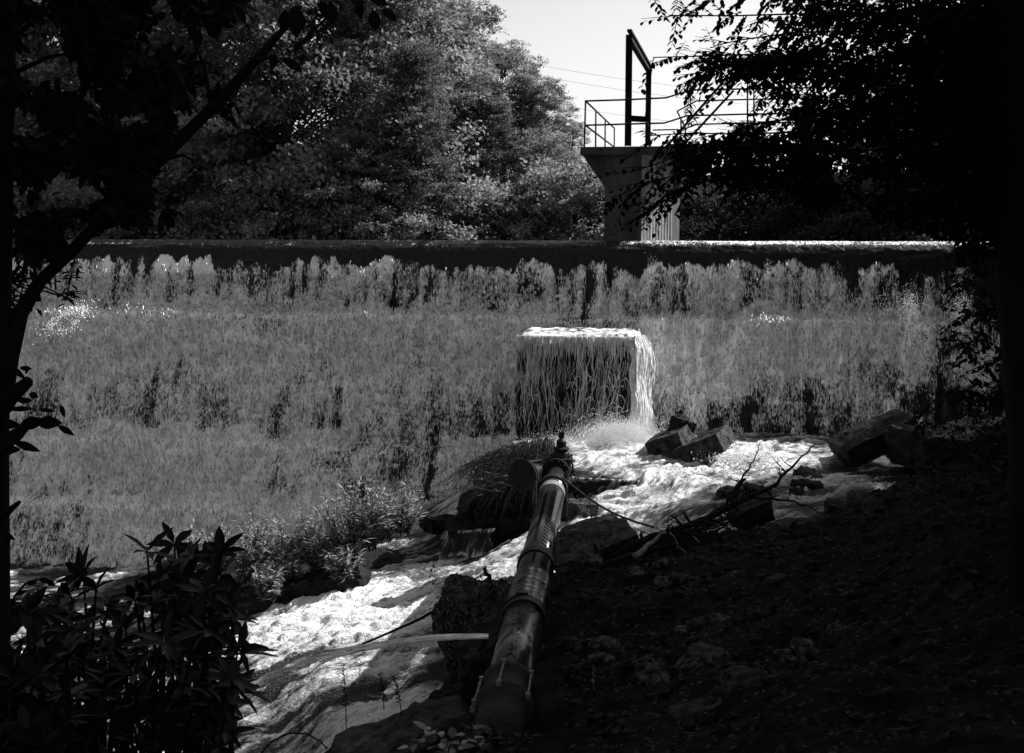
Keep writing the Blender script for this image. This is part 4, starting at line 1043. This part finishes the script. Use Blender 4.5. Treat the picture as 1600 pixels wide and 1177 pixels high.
for bi, (lab, tops_, d0, extra) in enumerate(bushes):
    bx = sum(t[0] for t in tops_) / len(tops_); root = W(bx + (40 if bi < 3 else 0), 1330, d0) if bi != 4 else W(362, 1300, d0)
    E = empty('rhododendron', root, lab, 'bush', 'glossy leaved bushes in the near left')
    mb = MB(); C, D_, Nn, Ln, Wd = [], [], [], [], []
    xs = [t[0] for t in tops_]; ys = [t[1] for t in tops_]
    allw = [(x, y, d0 + rh.uniform(-.25, .25), 1) for x, y in tops_]
    for k in range(extra):
        allw.append((rh.uniform(min(xs) - 30, max(xs) + 15), rh.uniform(min(ys) + 55, 1200), d0 + rh.uniform(-.5, .6), 0))
    for (x, y, d, main) in allw:
        p = W(x, y, d)
        if bi == 4: mid = W(363, (y + 1300) / 2, d0); s0 = W(363, min(y + 60, 1290), d0)
        else: s0 = W(x * .6 + bx * .4 + rh.uniform(-15, 15), 1300, d0); mid = s0.lerp(p, .6) + Vector((rh.uniform(-.06, .06), 0, 0))
        mb.tube([s0, mid, p] if bi != 4 else [s0, p], [.010, .007, .004] if bi != 4 else [.005, .003], 5, False)
        axd_ = (rh.uniform(-.8, .8) + (.9 if bi == 4 else 0), rh.uniform(-.9, .3), 1)
        whorl(C, D_, Nn, Ln, Wd, p, axd_, rh.randint(6, 9), rh.uniform(.09, .13), .036, rh)
        if rh.random() < .5: q = mid.lerp(p, .55); whorl(C, D_, Nn, Ln, Wd, q, (rh.uniform(-.6, .6), rh.uniform(-.4, .4), 1), 6, .105, .032, rh)
    if bi == 4: mb.tube([W(362, 1300, d0), W(361, 1120, d0), W(363, 1060, d0), W(366, 940, d0)], [.011, .010, .007, .004], 6, False)
    mb.build('stems', M['bark'], E); leaf_obj('foliage', C, D_, Nn, Ln, Wd, M['leaf_rhodo'], E, 'leaf', .18)

# climbing stem at left with sparse leaves
E = empty('vine', W(20, 1000, 4.4), 'thin vine with few leaves crossing the left pool', 'vine')
mb = MB(); mb.tube([W(0, 948, 4.4), W(40, 941, 4.4), W(80, 928, 4.4)], .004, 4); mb.tube([W(24, 990, 4.4), W(16, 950, 4.4), W(24, 930, 4.4), W(40, 912, 4.4), W(60, 905, 4.4)], .004, 4); mb.tube([W(58, 935, 4.4), W(59, 920, 4.4), W(50, 908, 4.4)], .002, 4)
mb.build('stems', M['bark'], E)
C = [np.array(W(x, y, 4.4)) for x, y in ((24, 930), (40, 912), (60, 905), (70, 907), (5, 948), (2, 915), (80, 928))]
leaf_obj('foliage', C, [np.array((1, 0, .4 - .3 * i)) for i in range(7)], [np.array((0, -1, .6))] * 7, [.045] * 7, [.022] * 7, M['leaf_near'], E, 'leaf', .1)

# tall weeds
def weed(px, py, ty, d, lab, seed, mat='leaf_near', lean=0):
    r = random.Random(seed); b = W(px, py, d); t = W(px + lean, ty, d)
    E = empty('weed', b, lab, 'weed', 'tall seed stalk weeds'); mb = MB(); mb.tube([b, b.lerp(t, .5) + Vector((.01, 0, 0)), t], [.005, .004, .002], 4, False); mb.build('stem', M['stick'], E)
    C, D_, Nn, Ln, Wd = [], [], [], [], []
    for i in range(34):
        k = .35 + .65 * i / 33; p = b.lerp(t, k); C.append(np.array(p)); D_.append(np.array((r.uniform(-1, 1), r.uniform(-1, 1), r.uniform(-.2, .8)))); Nn.append(np.array((r.uniform(-1, 1), -1, .5))); Ln.append(r.uniform(.02, .045) * (1.3 - k * .6)); Wd.append(.014)
    leaf_obj('seed_heads', C, D_, Nn, Ln, Wd, M[mat], E, 'diamond', .2)
weed(541, 1140, 1038, 11.0, 'tall seed stalk alone before the lower cascade', 1, lean=-5)
weed(600, 1110, 1053, 10.8, 'middle seed stalk above the bottom boulder', 2, lean=-6)
weed(628, 1120, 1058, 10.8, 'bushier seed stalk right above the bottom boulder', 3, lean=-12)
weed(929, 1098, 1040, 10.2, 'pale beaded seed stalk right of the pipe', 4, 'leaf_willow', lean=-1)
weed(905, 1080, 1046, 10.3, 'short bent weed left of the pale seed stalk', 5, 'leaf_shade', lean=-10)

# dark overhanging shrub left of the pipe
def bushy(name, lab, px0, px1, py0, py1, d0, d1, n, leaf, width, mat, cat='bush', group=None, seed=0, droop=.4, sprign=6):
    r = random.Random(seed); base = W((px0 + px1) / 2, py1, (d0 + d1) / 2); E = empty(name, base, lab, cat, group)
    mb = MB(); C, D_, Nn, Ln, Wd = [], [], [], [], []
    for i in range(n):
        p = W(r.uniform(px0, px1), r.uniform(py0, py1), r.uniform(d0, d1)); d = Vector((r.uniform(-1, .6), r.uniform(-.6, .4), r.uniform(-.6, .5))) * leaf * 3.0
        mb.tube([p - d * .3, p + d * .8], [.004, .002], 4, False); sprig(C, D_, Nn, Ln, Wd, p, p + d, sprign, leaf, width, r, droop)
    mb.build('stems', M['stick'], E); leaf_obj('foliage', C, D_, Nn, Ln, Wd, M[mat], E, 'leaf' if leaf > .05 else 'diamond', .15); return E
bushy('overhanging_shrub', 'dark leafy shrub hanging over the undercut bank left of pipe', 690, 790, 905, 1030, 13.2, 14.2, 150, .085, .024, 'leaf_backlit', seed=1)
bushy('overhanging_shrub', 'small leafy sprig over the white water by the stubby stick', 705, 760, 893, 925, 14.0, 14.5, 16, .075, .022, 'leaf_shade', seed=2)
bushy('overhanging_shrub', 'tiny floating sprig of leaves over the white water', 668, 690, 880, 905, 14.2, 14.4, 4, .065, .02, 'leaf_shade', seed=3, sprign=4)
bushy('broadleaf_plant', 'broad pale veined leaves at the bottom left of the pipe', 680, 740, 1135, 1185, 7.8, 8.3, 9, .11, .06, 'leaf_willow', 'plant', seed=4, droop=.1)
bushy('broadleaf_plant', 'broad leaves under the pipe coupling at the frame bottom', 745, 830, 1140, 1190, 7.6, 8.2, 14, .10, .055, 'leaf_shade', 'plant', seed=5, droop=.1)

# ------------------------------------------------------------------ far trees
def grow(r, h, rad, ncl, leafn, leaf, flat=.45, conic=.0, low=.12, trunk_r=.16, squash=1.0):
    """returns branch MB, leaf arrays around origin base"""
    mb = MB(); tr = []; p = Vector((0, 0, -.5))
    nseg = 9; x = y = 0
    for i in range(nseg + 1):
        tr.append(Vector((x, y, -.5 + (h * .96 + .5) * i / nseg))); x += r.uniform(-.06, .06) * h * .12; y += r.uniform(-.06, .06) * h * .12
    mb.tube(tr, [trunk_r * (1.05 - i / nseg) + .012 for i in range(nseg + 1)], 7, False)
    C = []; R_ = []
    for k in range(ncl):
        t = low + (1 - low) * ((k + r.random()) / ncl)
        zz = h * t; prof = (1 - conic) * math.sqrt(max(0.02, 1 - abs(2 * (t - .52)) ** 2.2)) + conic * (1.05 - t)
        a_ = k * 2.399 + r.uniform(-.5, .5); q = r.uniform(.45, 1.0); rr_ = rad * prof * q
        i = min(int(t * nseg), nseg - 1); s0 = tr[max(0, i - 1)].lerp(tr[i], .5)
        e = Vector((s0.x + math.cos(a_) * rr_, s0.y + math.sin(a_) * rr_ * squash, zz + r.uniform(-.1, .2) * rad * .5 * (1 - conic) - conic * rr_ * .15))
        m_ = s0.lerp(e, .55) + Vector((0, 0, .08 * rr_))
        if q > .6: mb.tube([s0, m_, e], [trunk_r * .28, trunk_r * .16, .012], 4, False)
        C.append(e); R_.append(rad * r.uniform(.17, .33))
    C = np.array(C); R_ = np.array(R_)
    g_ = np.random.default_rng(r.randrange(1 << 30))
    idx = g_.integers(0, ncl, leafn)
    # each clump is made of sub-clumps, leaves mostly on its outer shell, drooping at the rim
    sub = g_.normal(size=(ncl, 7, 3)); sub = sub / np.linalg.norm(sub, axis=2, keepdims=True) * g_.random((ncl, 7, 1)) ** .5; sub[:, :, 2] *= flat + .15
    si = g_.integers(0, 7, leafn)
    o_ = g_.normal(size=(leafn, 3)) * .22; o_[:, 2] *= flat
    P = C[idx] + (sub[idx, si] + o_) * R_[idx][:, None]
    outv = unit(P - np.array([[0, 0, h * .45]]))
    D_ = outv * .7 + g_.normal(size=(leafn, 3)) * .6; D_[:, 2] -= .3
    Nn = np.array([[0, 0, 1.0]]) * .8 + outv * .5 + g_.normal(size=(leafn, 3)) * .55
    sz = leaf * g_.uniform(.6, 1.3, leafn)
    cv = g_.random(ncl)
    var = np.clip(cv[idx] * .45 + g_.random(leafn) * .55, 0, 1)
    return mb, P, D_, Nn, sz, var

PROTO = {}
def proto(key, *a, **k):
    r = random.Random(hash(key) % 1000 if isinstance(key, int) else sum(map(ord, key)))
    mb, P, D_, Nn, sz, var = grow(r, *a, **k)
    tm = bpy.data.meshes.new('trunk'); tm.from_pydata(mb.v, [], mb.f); tm.update(); tm.materials.append(M['bark_far'])
    V, Fq, kk = leaves(P, D_, Nn, sz, sz * .62)
    o = mesh_obj('tmp', V, Fq, M['leaf_far'], None, False, {'var': np.repeat(var, kk)}); cm = o.data; bpy.data.objects.remove(o)
    PROTO[key] = (tm, cm)
def put_tree(key, loc, sc, rot, label, name='forest_tree', group='trees on the far bank', mat=None, cat='tree', sz=None):
    E = empty(name, loc, label, cat, group); E.scale = (sc, sc, sz or sc); E.rotation_euler = (0, 0, rot)
    tm, cm = PROTO[key]
    for nm, me in (('trunk', tm), ('crown', cm)):
        o = bpy.data.objects.new(nm, me); col.objects.link(o); o.parent = E
        if nm == 'crown' and mat:
            o.material_slots[0].link = 'OBJECT'; o.material_slots[0].material = mat
    return E
proto('round', 10, 3.6, 150, 62000, .15)
proto('tall', 12, 3.0, 160, 60000, .15, flat=.4, conic=.25)
proto('conic', 12, 3.4, 170, 60000, .12, flat=.22, conic=.85, low=.05)
proto('shrub', 3, 2.0, 60, 22000, .095, low=.02)
proto('light', 8, 2.6, 90, 26000, .11, low=.15)
GRP = 'trees on the far bank'
rt = random.Random(55)
def far(key, px, d, ty, lab, mat=None, base_y=None, wide=1.0):
    x = PX(px, d); zb = tz(x, d) - .1; zt = W(px, ty, d).z; h0 = {'round': 10, 'tall': 12, 'conic': 12, 'shrub': 3, 'light': 8}[key]
    s = (zt - zb) / h0; put_tree(key, (x, d, zb), s * wide, rt.uniform(0, 6.28), lab, mat=mat, sz=s, name='shrub' if key == 'shrub' else 'forest_tree', cat='shrub' if key == 'shrub' else 'tree', group='bushes along the far shore' if key == 'shrub' else GRP)
far('round', -40, 39, -160, 'leafy tree at the far left edge behind the near trunk')
far('tall', 90, 42, -190, 'tall tree behind the dark foliage, leftmost of the row')
far('round', 200, 38, -150, 'round tree left of the diagonal dark limb')
far('tall', 330, 40, -200, 'tall leafy tree behind the diagonal dark limb')
far('round', 455, 36, -110, 'big sunlit tree just right of the dark foliage')
far('round', 570, 38, -90, 'big bright crowned tree left of centre', wide=1.1)
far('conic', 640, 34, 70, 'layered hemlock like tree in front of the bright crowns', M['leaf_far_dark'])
far('round', 645, 43, -70, 'tall rounded tree rising out of the frame top', wide=1.1)
far('tall', 722, 46, 15, 'rounded tree whose top meets the sky')
far('round', 785, 48, 80, 'tree on the skyline sloping down toward the tower')
far('round', 845, 47, 130, 'smaller skyline tree left of the tower')
far('light', 893, 43, 190, 'thin small tree closest to the tower at left')
far('light', 845, 37, 210, 'open young tree with forked trunk left of the tower')
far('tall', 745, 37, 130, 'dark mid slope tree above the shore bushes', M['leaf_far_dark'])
far('light', 555, 33.5, 215, 'small bright tree by the shore left of the hemlock')
far('light', 930, 52, 255, 'low tree half hidden by the tower left edge')
for i, (px, d, ty, lab) in enumerate([(60, 34, 300, 'shore bush at the far left'), (170, 34.5, 300, 'shore bush above the left crest end'), (270, 34, 335, 'shore bush under the dark limb'), (370, 34.5, 310, 'shore bush below the dim slope'), (455, 33.6, 285, 'bright shore bush left of the small bright tree'),
        (520, 33.5, 335, 'low bright shore bush at the waterline'), (610, 33.2, 352, 'low bush at the foot of the hemlock'), (690, 34.5, 300, 'dim bush right of the hemlock foot'), (770, 35, 345, 'bush below the dark mid slope tree'), (840, 35, 300, 'bush at the foot of the forked young tree'), (900, 36, 270, 'bush beside the pier left edge')]):
    far('shrub', px, d, ty, lab)
for (key, px, d, ty, lab) in [('light', 1085, 44, 250, 'dim tree just right of the pier'), ('round', 1160, 48, 195, 'shaded tree behind the stairs'), ('tall', 1260, 44, 150, 'shaded tree behind the walkway'), ('round', 1360, 40, 110, 'shaded tree behind the walkway end post'),
        ('tall', 1470, 37, 30, 'dark tall tree right of the walkway'), ('round', 1580, 34, -60, 'black tree at the right frame edge'), ('shrub', 1120, 36, 300, 'dim bush right of the corrugated face'), ('shrub', 1220, 35, 290, 'dim bush above the bright crest'), ('shrub', 1320, 34, 285, 'dim bush over the right crest'), ('shrub', 1430, 32, 290, 'dark bush at the right crest end')]:
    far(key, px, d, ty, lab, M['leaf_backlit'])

# forest around and behind the photographer: keeps the bank in shade
proto('canopy', 13, 4.4, 130, 42000, .20, low=.30)
for (x, y, s, lab) in [(9.5, 12.6, .95, 'dark broadleaf tree on the right bank just outside the view'), (10.5, 18.8, .72, 'dark tree on the right bank level with the rocks'), (9.5, 7.5, 1.05, 'big shading tree right of the viewpoint'), (7.5, 1.5, 1.0, 'shading tree right behind the viewpoint'),
        (16.5, 21.0, .7, 'dark tree on the slope above the right dam end'), (15, 12, 1.2, 'tall tree high on the right bank'), (-6.5, 2.0, 1.0, 'shading tree left of the viewpoint'), (18, 15.5, 1.1, 'tall tree at the top of the right bank'),
        (12.8, 22.5, .42, 'small dark tree at the right dam end outside the view')]:
    put_tree('canopy', (x, y, tz(x, y) - .2), s, rt.uniform(0, 6.28), lab, 'canopy_tree', 'trees round the viewpoint', M['leaf_shade'])

# ------------------------------------------------------------------ near right overhanging tree
rn = random.Random(91)
E = empty('overhanging_tree', W(1640, 900, 9.5), 'black overhanging beech like tree filling the upper right', 'tree')
mb = MB()
mb.tube([W(1640, 1000, 9.5), W(1630, 700, 9.6), W(1600, 400, 9.6), W(1590, 100, 9.6), W(1560, -200, 9.6)], [.30, .26, .22, .2, .15], 10)
C, D_, Nn, Ln, Wd = [], [], [], [], []
def leafy(pts, n_tw, tw, leaf=.062, width=.034, down=.25, nl=10, th=.006):
    P = [W(*p) for p in pts]; mb.tube(P, [th * 1.6 + (.004 - th * 1.6) * i / (len(P) - 1) for i in range(len(P))], 5, False)
    lens = [0]
    for i in range(len(P) - 1): lens.append(lens[-1] + (P[i + 1] - P[i]).length)
    for k in range(n_tw):
        t = (k + rn.random()) / n_tw * lens[-1]; i = max(j for j in range(len(P) - 1) if lens[j] <= t + 1e-9); f = (t - lens[i]) / max(1e-6, lens[i + 1] - lens[i])
        s0 = P[i].lerp(P[i + 1], min(f, 1)); ad = (P[i + 1] - P[i]).normalized()
        d = (ad * rn.uniform(.1, .9) + Vector((rn.uniform(-.5, .3), rn.uniform(-.8, .8), rn.uniform(-.9, .65) - down * .4))).normalized() * tw * rn.uniform(.4, 1.1)
        mb.tube([s0, s0 + d], [.004, .0015], 3, False); sprig(C, D_, Nn, Ln, Wd, s0, s0 + d, nl, leaf, width, rn, .35)
BR_ = [
 [(1600, -60, 9.5), (1400, -30, 9.2), (1230, -15, 9), (1120, -2, 8.9), (1015, -4, 8.8)],
 [(1600, 20, 9.5), (1400, 20, 9.2), (1240, 22, 9), (1140, 25, 8.9), (1045, 24, 8.8)],
 [(1590, 60, 9.5), (1400, 50, 9.2), (1250, 50, 9), (1160, 62, 8.9), (1115, 72, 8.8)],
 [(1590, 120, 9.6), (1420, 110, 9.3), (1280, 95, 9.0), (1180, 85, 8.9), (1090, 88, 8.8), (1020, 90, 8.8)],
 [(1280, 95, 9.0), (1180, 95, 8.9), (1110, 105, 8.8), (1080, 125, 8.8), (1078, 148, 8.8)],
 [(1590, 160, 9.6), (1420, 140, 9.3), (1300, 120, 9.0), (1200, 115, 8.9), (1130, 125, 8.8)],
 [(1590, 220, 9.6), (1420, 190, 9.3), (1300, 180, 9.0), (1200, 190, 8.9), (1150, 200, 8.8)],
 [(1590, 260, 9.6), (1420, 225, 9.3), (1280, 205, 9.0), (1160, 210, 8.9), (1080, 208, 8.8), (1015, 212, 8.8)],
 [(1590, 300, 9.6), (1420, 255, 9.3), (1280, 235, 9.0), (1160, 240, 8.9), (1050, 248, 8.8), (990, 268, 8.8)],
 [(1590, 320, 9.6), (1400, 270, 9.3), (1250, 250, 9.0), (1120, 262, 8.9), (1020, 282, 8.8), (955, 310, 8.8)],
 [(1300, 250, 9.1), (1180, 270, 9.0), (1090, 285, 8.9), (1040, 305, 8.8), (1015, 332, 8.8)],
 [(1590, 10, 9.9), (1400, 80, 9.8), (1250, 130, 9.6), (1180, 160, 9.5)],
 [(1590, 340, 9.9), (1400, 310, 9.8), (1250, 290, 9.6), (1150, 300, 9.5)],
]
for bi_, b in enumerate(BR_): leafy(b, 40 if bi_ < 7 else 54, .30)
for b in BR_[:8]: leafy([(x + rn.uniform(-10, 10), y + rn.uniform(-28, 10), d + .5) for x, y, d in b[:-2]], 70, .3)
mb.build('trunk', M['bark'], E, True)
# deep fill of the mass on the far right
n = 26000
k_ = RNG.random(n) ** .62; fx = 1140 + 520 * k_; fy = RNG.uniform(-60, 400, n) ; dd = RNG.uniform(9.4, 12.5, n)
keep = (fy < 285 + 110 * (fx - 1150) / 420) | (fx > 1500)
keep &= ~((np.abs(fx - 1195) < 40) & (np.abs(fy - 190) < 14)) & ~((np.abs(fx - 1270) < 35) & (np.abs(fy - 135) < 13))
rag = fbm(np.c_[fx * .022, fy * .045, dd * 0], 3, 5)
keep &= (rag > .60 - .62 * k_)
P = np.array([tuple(W(a_, b2, c2)) for a_, b2, c2 in zip(fx[keep], fy[keep], dd[keep])])
m_ = len(P); g_ = np.random.default_rng(3)
n2 = 2400; a2 = RNG.uniform(1055, 1300, n2); b2_ = RNG.uniform(218, 330, n2); k2 = (b2_ < 262 + (a2 - 1035) * .22 + 40 * (fbm(np.c_[a2 * .03, b2_ * .05, a2 * 0], 3, 6) - .5)) & (b2_ > 226 - (a2 - 1035) * .1)
P = np.concatenate([P, np.array([tuple(W(x_, y_, z__)) for x_, y_, z__ in zip(a2[k2], b2_[k2], RNG.uniform(8.8, 10, k2.sum()))])]); m_ = len(P)
C = np.concatenate([np.array(C), P]); D_ = np.concatenate([np.array(D_), g_.normal(size=(m_, 3)) + np.array([[-.7, 0, -.5]])]); Nn = np.concatenate([np.array(Nn), g_.normal(size=(m_, 3)) * .5 + np.array([[0, 0, 1]])])
Ln = np.concatenate([np.array(Ln), g_.uniform(.05, .085, m_)]); Wd = np.concatenate([np.array(Wd), g_.uniform(.03, .045, m_)])
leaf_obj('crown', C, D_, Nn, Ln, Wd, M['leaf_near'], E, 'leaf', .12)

# undergrowth on the right bank (black)
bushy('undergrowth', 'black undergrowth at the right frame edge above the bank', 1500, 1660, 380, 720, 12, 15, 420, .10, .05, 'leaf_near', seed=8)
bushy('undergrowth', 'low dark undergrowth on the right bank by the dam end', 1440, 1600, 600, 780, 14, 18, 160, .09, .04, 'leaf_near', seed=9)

# ------------------------------------------------------------------ near left tree
E = empty('leaning_tree', W(0, 1300, 3.6), 'black leaning tree with forked limb framing the left side', 'tree')
mb = MB()
mb.tube([W(-25, 1300, 3.6), W(-12, 1000, 3.6), W(-14, 700, 3.6), W(-8, 400, 3.6), W(-5, 200, 3.6), (W(4, -60, 3.6))], [.055, .052, .05, .048, .046, .04], 10)
mb.build('trunk', M['bark'], E, True)
mb = MB()
mb.tube([W(0, 640, 3.6), W(14, 560, 3.6), W(32, 490, 3.62), W(62, 440, 3.64), (W(110, 395, 3.68)), W(180, 320, 3.75), W(250, 250, 3.8), W(330, 170, 3.85), W(400, 95, 3.9), W(446, 42, 3.95), W(470, 10, 4)], [.034, .028, .023, .019, .018, .018, .019, .018, .014, .010, .007], 9)
mb.tube([W(-10, 650, 3.6), W(15, 622, 3.5), W(44, 596, 3.45)], [.035, .024, .016], 8)
mb.tube([W(-10, 702, 3.6), W(25, 680, 3.5), W(55, 655, 3.45)], [.03, .02, .004], 8)
mb.tube([W(-10, 815, 3.6), W(12, 800, 3.5), W(30, 785, 3.45)], [.014, .011, .006], 8)
mb.tube([W(-10, 715, 3.6), W(5, 700, 3.5), W(20, 690, 3.45)], [.02, .016, .01], 8)
for (a_, b2) in (((60, 470), (40, 395)), ((250, 250), (240, 150)), ((180, 320), (90, 260)), ((330, 170), (300, 60)), ((62, 440), (80, 450)), ((110, 395), (150, 370)), ((250, 250), (310, 255)), ((400, 95), (440, 100)), ((20, 60), (120, -10)), ((10, 120), (130, 80)), ((-5, 260), (110, 200))):
    p, q = W(a_[0], a_[1], 3.8), W(b2[0], b2[1], 3.9); mb.tube([p, p.lerp(q, .5) + Vector((.01, 0, .02)), q], [.009, .006, .002], 5, False)
mb.build('limb', M['bark'], E, True)
C, D_, Nn, Ln, Wd = [], [], [], [], []
rl = random.Random(17)
def lf(px, py, dx, dy, L, w, d=3.5, face=1.0):   # explicit leaf: direction in image sense at true size
    C.append(np.array(W(px, py, d))); D_.append(np.array((dx, rl.uniform(-.25, .25), -dy))); Nn.append(np.array((rl.uniform(-.3, .3), -face, rl.uniform(.1, .6)))); Ln.append(L); Wd.append(w)
for a_ in [(462, 8, .0, 1, .088, .052), (447, 15, -.2, 1, .06, .03), (500, 0, .5, 1, .07, .03), (515, 2, .2, 1, .06, .03), (560, 2, .1, 1, .05, .028), (583, 15, .1, 1, .06, .036), (597, 14, .7, .6, .055, .03), (545, -8, .6, .5, .06, .03), (575, -4, 1, .3, .06, .03), (440, 90, .9, .6, .07, .03), (430, 84, -.2, 1, .05, .026),
           (12, 640, 1, 0, .07, .018), (25, 625, 1, .1, .045, .02), (20, 690, 1, .35, .085, .026), (30, 665, 1, -.2, .08, .04), (55, 660, 1, .05, .075, .04), (90, 665, .8, .5, .055, .02), (60, 640, 1, .1, .05, .014), (95, 632, .3, 1, .04, .016), (45, 615, 1, .4, .03, .02), (15, 570, .7, .8, .06, .02), (30, 575, .9, .1, .035, .016), (40, 585, .5, -1, .03, .01), (0, 705, 1, -.1, .06, .03), (0, 660, 1, .2, .06, .028),
           (8, 860, .2, -1, .05, .02), (0, 830, .6, .4, .05, .02)]: lf(*a_)
# dense near foliage mass at upper left, thinning rightwards
n = 19000
fx = -40 + 560 * RNG.random(n) ** 1.15; fy = RNG.uniform(-60, 400, n); fd = RNG.uniform(3.35, 5.4, n)
edge = 455 - .45 * fy + 55 * (fbm(np.c_[fy * .02, fd * 0, fd * 0], 3, 8) - .5)
gap = fbm(np.c_[fx * .02, fy * .028, fd * 0], 4, 14)
win = (np.exp(-(((fx - 50) / 45) ** 2 + ((fy - 95) / 32) ** 2)) + np.exp(-(((fx - 100) / 50) ** 2 + ((fy - 305) / 32) ** 2)) + .8 * np.exp(-(((fx - 350) / 60) ** 2 + ((fy - 85) / 30) ** 2)) + .8 * np.exp(-(((fx - 20) / 14) ** 2 + ((fy - 290) / 90) ** 2)) + .6 * np.exp(-(((fx - 45) / 30) ** 2 + ((fy - 200) / 22) ** 2)))
keep = (gap + .65 * win < .60 - .35 * sstep(fx, edge - 190, edge)) & (fx < edge) & ~((fx > 90) & (fy > 345))
fx, fy, fd = fx[keep], fy[keep], fd[keep]
P = np.array([tuple(W(a_, b2, c2)) for a_, b2, c2 in zip(fx, fy, fd)]); m_ = len(P); g_ = np.random.default_rng(8)
C = np.concatenate([np.array(C), P]); D_ = np.concatenate([np.array(D_), g_.normal(size=(m_, 3)) + np.array([[.3, 0, -.6]])]); Nn = np.concatenate([np.array(Nn), g_.normal(size=(m_, 3)) * .6 + np.array([[0, -.5, .8]])])
Ln = np.concatenate([np.array(Ln), g_.uniform(.035, .07, m_)]); Wd = np.concatenate([np.array(Wd), g_.uniform(.02, .035, m_)])
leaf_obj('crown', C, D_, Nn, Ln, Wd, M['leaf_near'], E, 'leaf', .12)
# dim leaves at left between crest and ground of frame
bushy('overhanging_shrub', 'black leafy twigs hiding the left end of the dam', -20, 110, 370, 470, 4.2, 5.0, 60, .05, .022, 'leaf_near', seed=12)

# ------------------------------------------------------------------ litter on the bank (stuff)
nL = 9000; x = RNG.uniform(-1, 8, nL); y = RNG.uniform(6, 20, nL); Q = np.c_[x, y]
z = terr(Q); wz_ = rbf_eval(WM, Q); k = z > wz_ - .02; k &= ~((np.abs(x) < .4) & (y < 12)); Q, z = Q[k], z[k]
n = len(z); g_ = np.random.default_rng(44)
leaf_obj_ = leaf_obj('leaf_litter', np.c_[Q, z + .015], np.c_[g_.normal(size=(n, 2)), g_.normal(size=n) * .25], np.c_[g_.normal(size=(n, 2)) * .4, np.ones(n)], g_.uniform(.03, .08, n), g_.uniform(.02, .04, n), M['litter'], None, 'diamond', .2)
tag(leaf_obj_, 'fallen leaves and small plants scattered on the dark bank', 'leaf litter', kind='stuff')
nS = 3200; x = RNG.uniform(-1, 8, nS); y = RNG.uniform(6.5, 20.5, nS); Q = np.c_[x, y]; z = terr(Q); k = z > rbf_eval(WM, Q) - .15; k &= ~((np.abs(x) < .5) & (y < 13)); Q, z = Q[k], z[k]
V, Fq = dropfaces(np.c_[Q, z], g_.uniform(.03, .14, len(z)), g_.uniform(.3, .6, len(z)), 4)
o = mesh_obj('bank_stones', V, Fq, M['rock_dark']); tag(o, 'small broken stones strewn over the bank', 'stones', kind='stuff')

# ------------------------------------------------------------------ power lines (faint)
for i, (y0, y1) in enumerate(((92, 140), (108, 160), (150, 195))):
    mb = MB(); a_ = W(700, y0 - 18, 130); b2 = W(1500, y1 + 22, 100)
    mb.tube([a_.lerp(b2, k / 12) + Vector((0, 0, -1.2 * math.sin(pi * k / 12))) for k in range(13)], .012, 4)
    o = mb.build('power_line', M['wire']); tag(o, ['topmost faint overhead wire in the sky', 'middle faint overhead wire in the sky', 'lowest faint overhead wire behind the railings'][i], 'wire', 'overhead wires')

# ------------------------------------------------------------------ light, sky, camera
sc = bpy.context.scene
w = bpy.data.worlds.new('World'); sc.world = w; w.use_nodes = True; nt = w.node_tree; nt.nodes.clear()
sky = nt.nodes.new('ShaderNodeTexSky'); sky.sky_type = 'NISHITA'; sky.sun_disc = False; sky.sun_elevation = math.asin(SUN.z); sky.sun_rotation = math.atan2(SUN.x, SUN.y)
sky.dust_density = 1.5
bwn = nt.nodes.new('ShaderNodeRGBToBW'); bg = nt.nodes.new('ShaderNodeBackground'); ow = nt.nodes.new('ShaderNodeOutputWorld')
nt.links.new(sky.outputs[0], bwn.inputs[0]); nt.links.new(bwn.outputs[0], bg.inputs[0]); nt.links.new(bg.outputs[0], ow.inputs[0]); bg.inputs[1].default_value = 0.07
sd_ = bpy.data.lights.new('sun', 'SUN'); sd_.energy = 3.8; sd_.angle = math.radians(.5); so = bpy.data.objects.new('sun', sd_); col.objects.link(so)
so.rotation_euler = SUN.to_track_quat('Z', 'Y').to_euler()
cd = bpy.data.cameras.new('camera'); cd.sensor_width = 36; cd.lens = 36 * F / 1600; cd.clip_end = 2000; cd.clip_start = .05
co = bpy.data.objects.new('camera', cd); col.objects.link(co); co.rotation_euler = (pi / 2 - TH, 0, 0); sc.camera = co
vs = sc.view_settings; vs.view_transform = 'Standard'; vs.look = 'None'; vs.gamma = 1; vs.exposure = 1.4
sc.cycles.max_bounces = 5; sc.cycles.diffuse_bounces = 3; sc.cycles.transparent_max_bounces = 6; sc.cycles.use_denoising = True
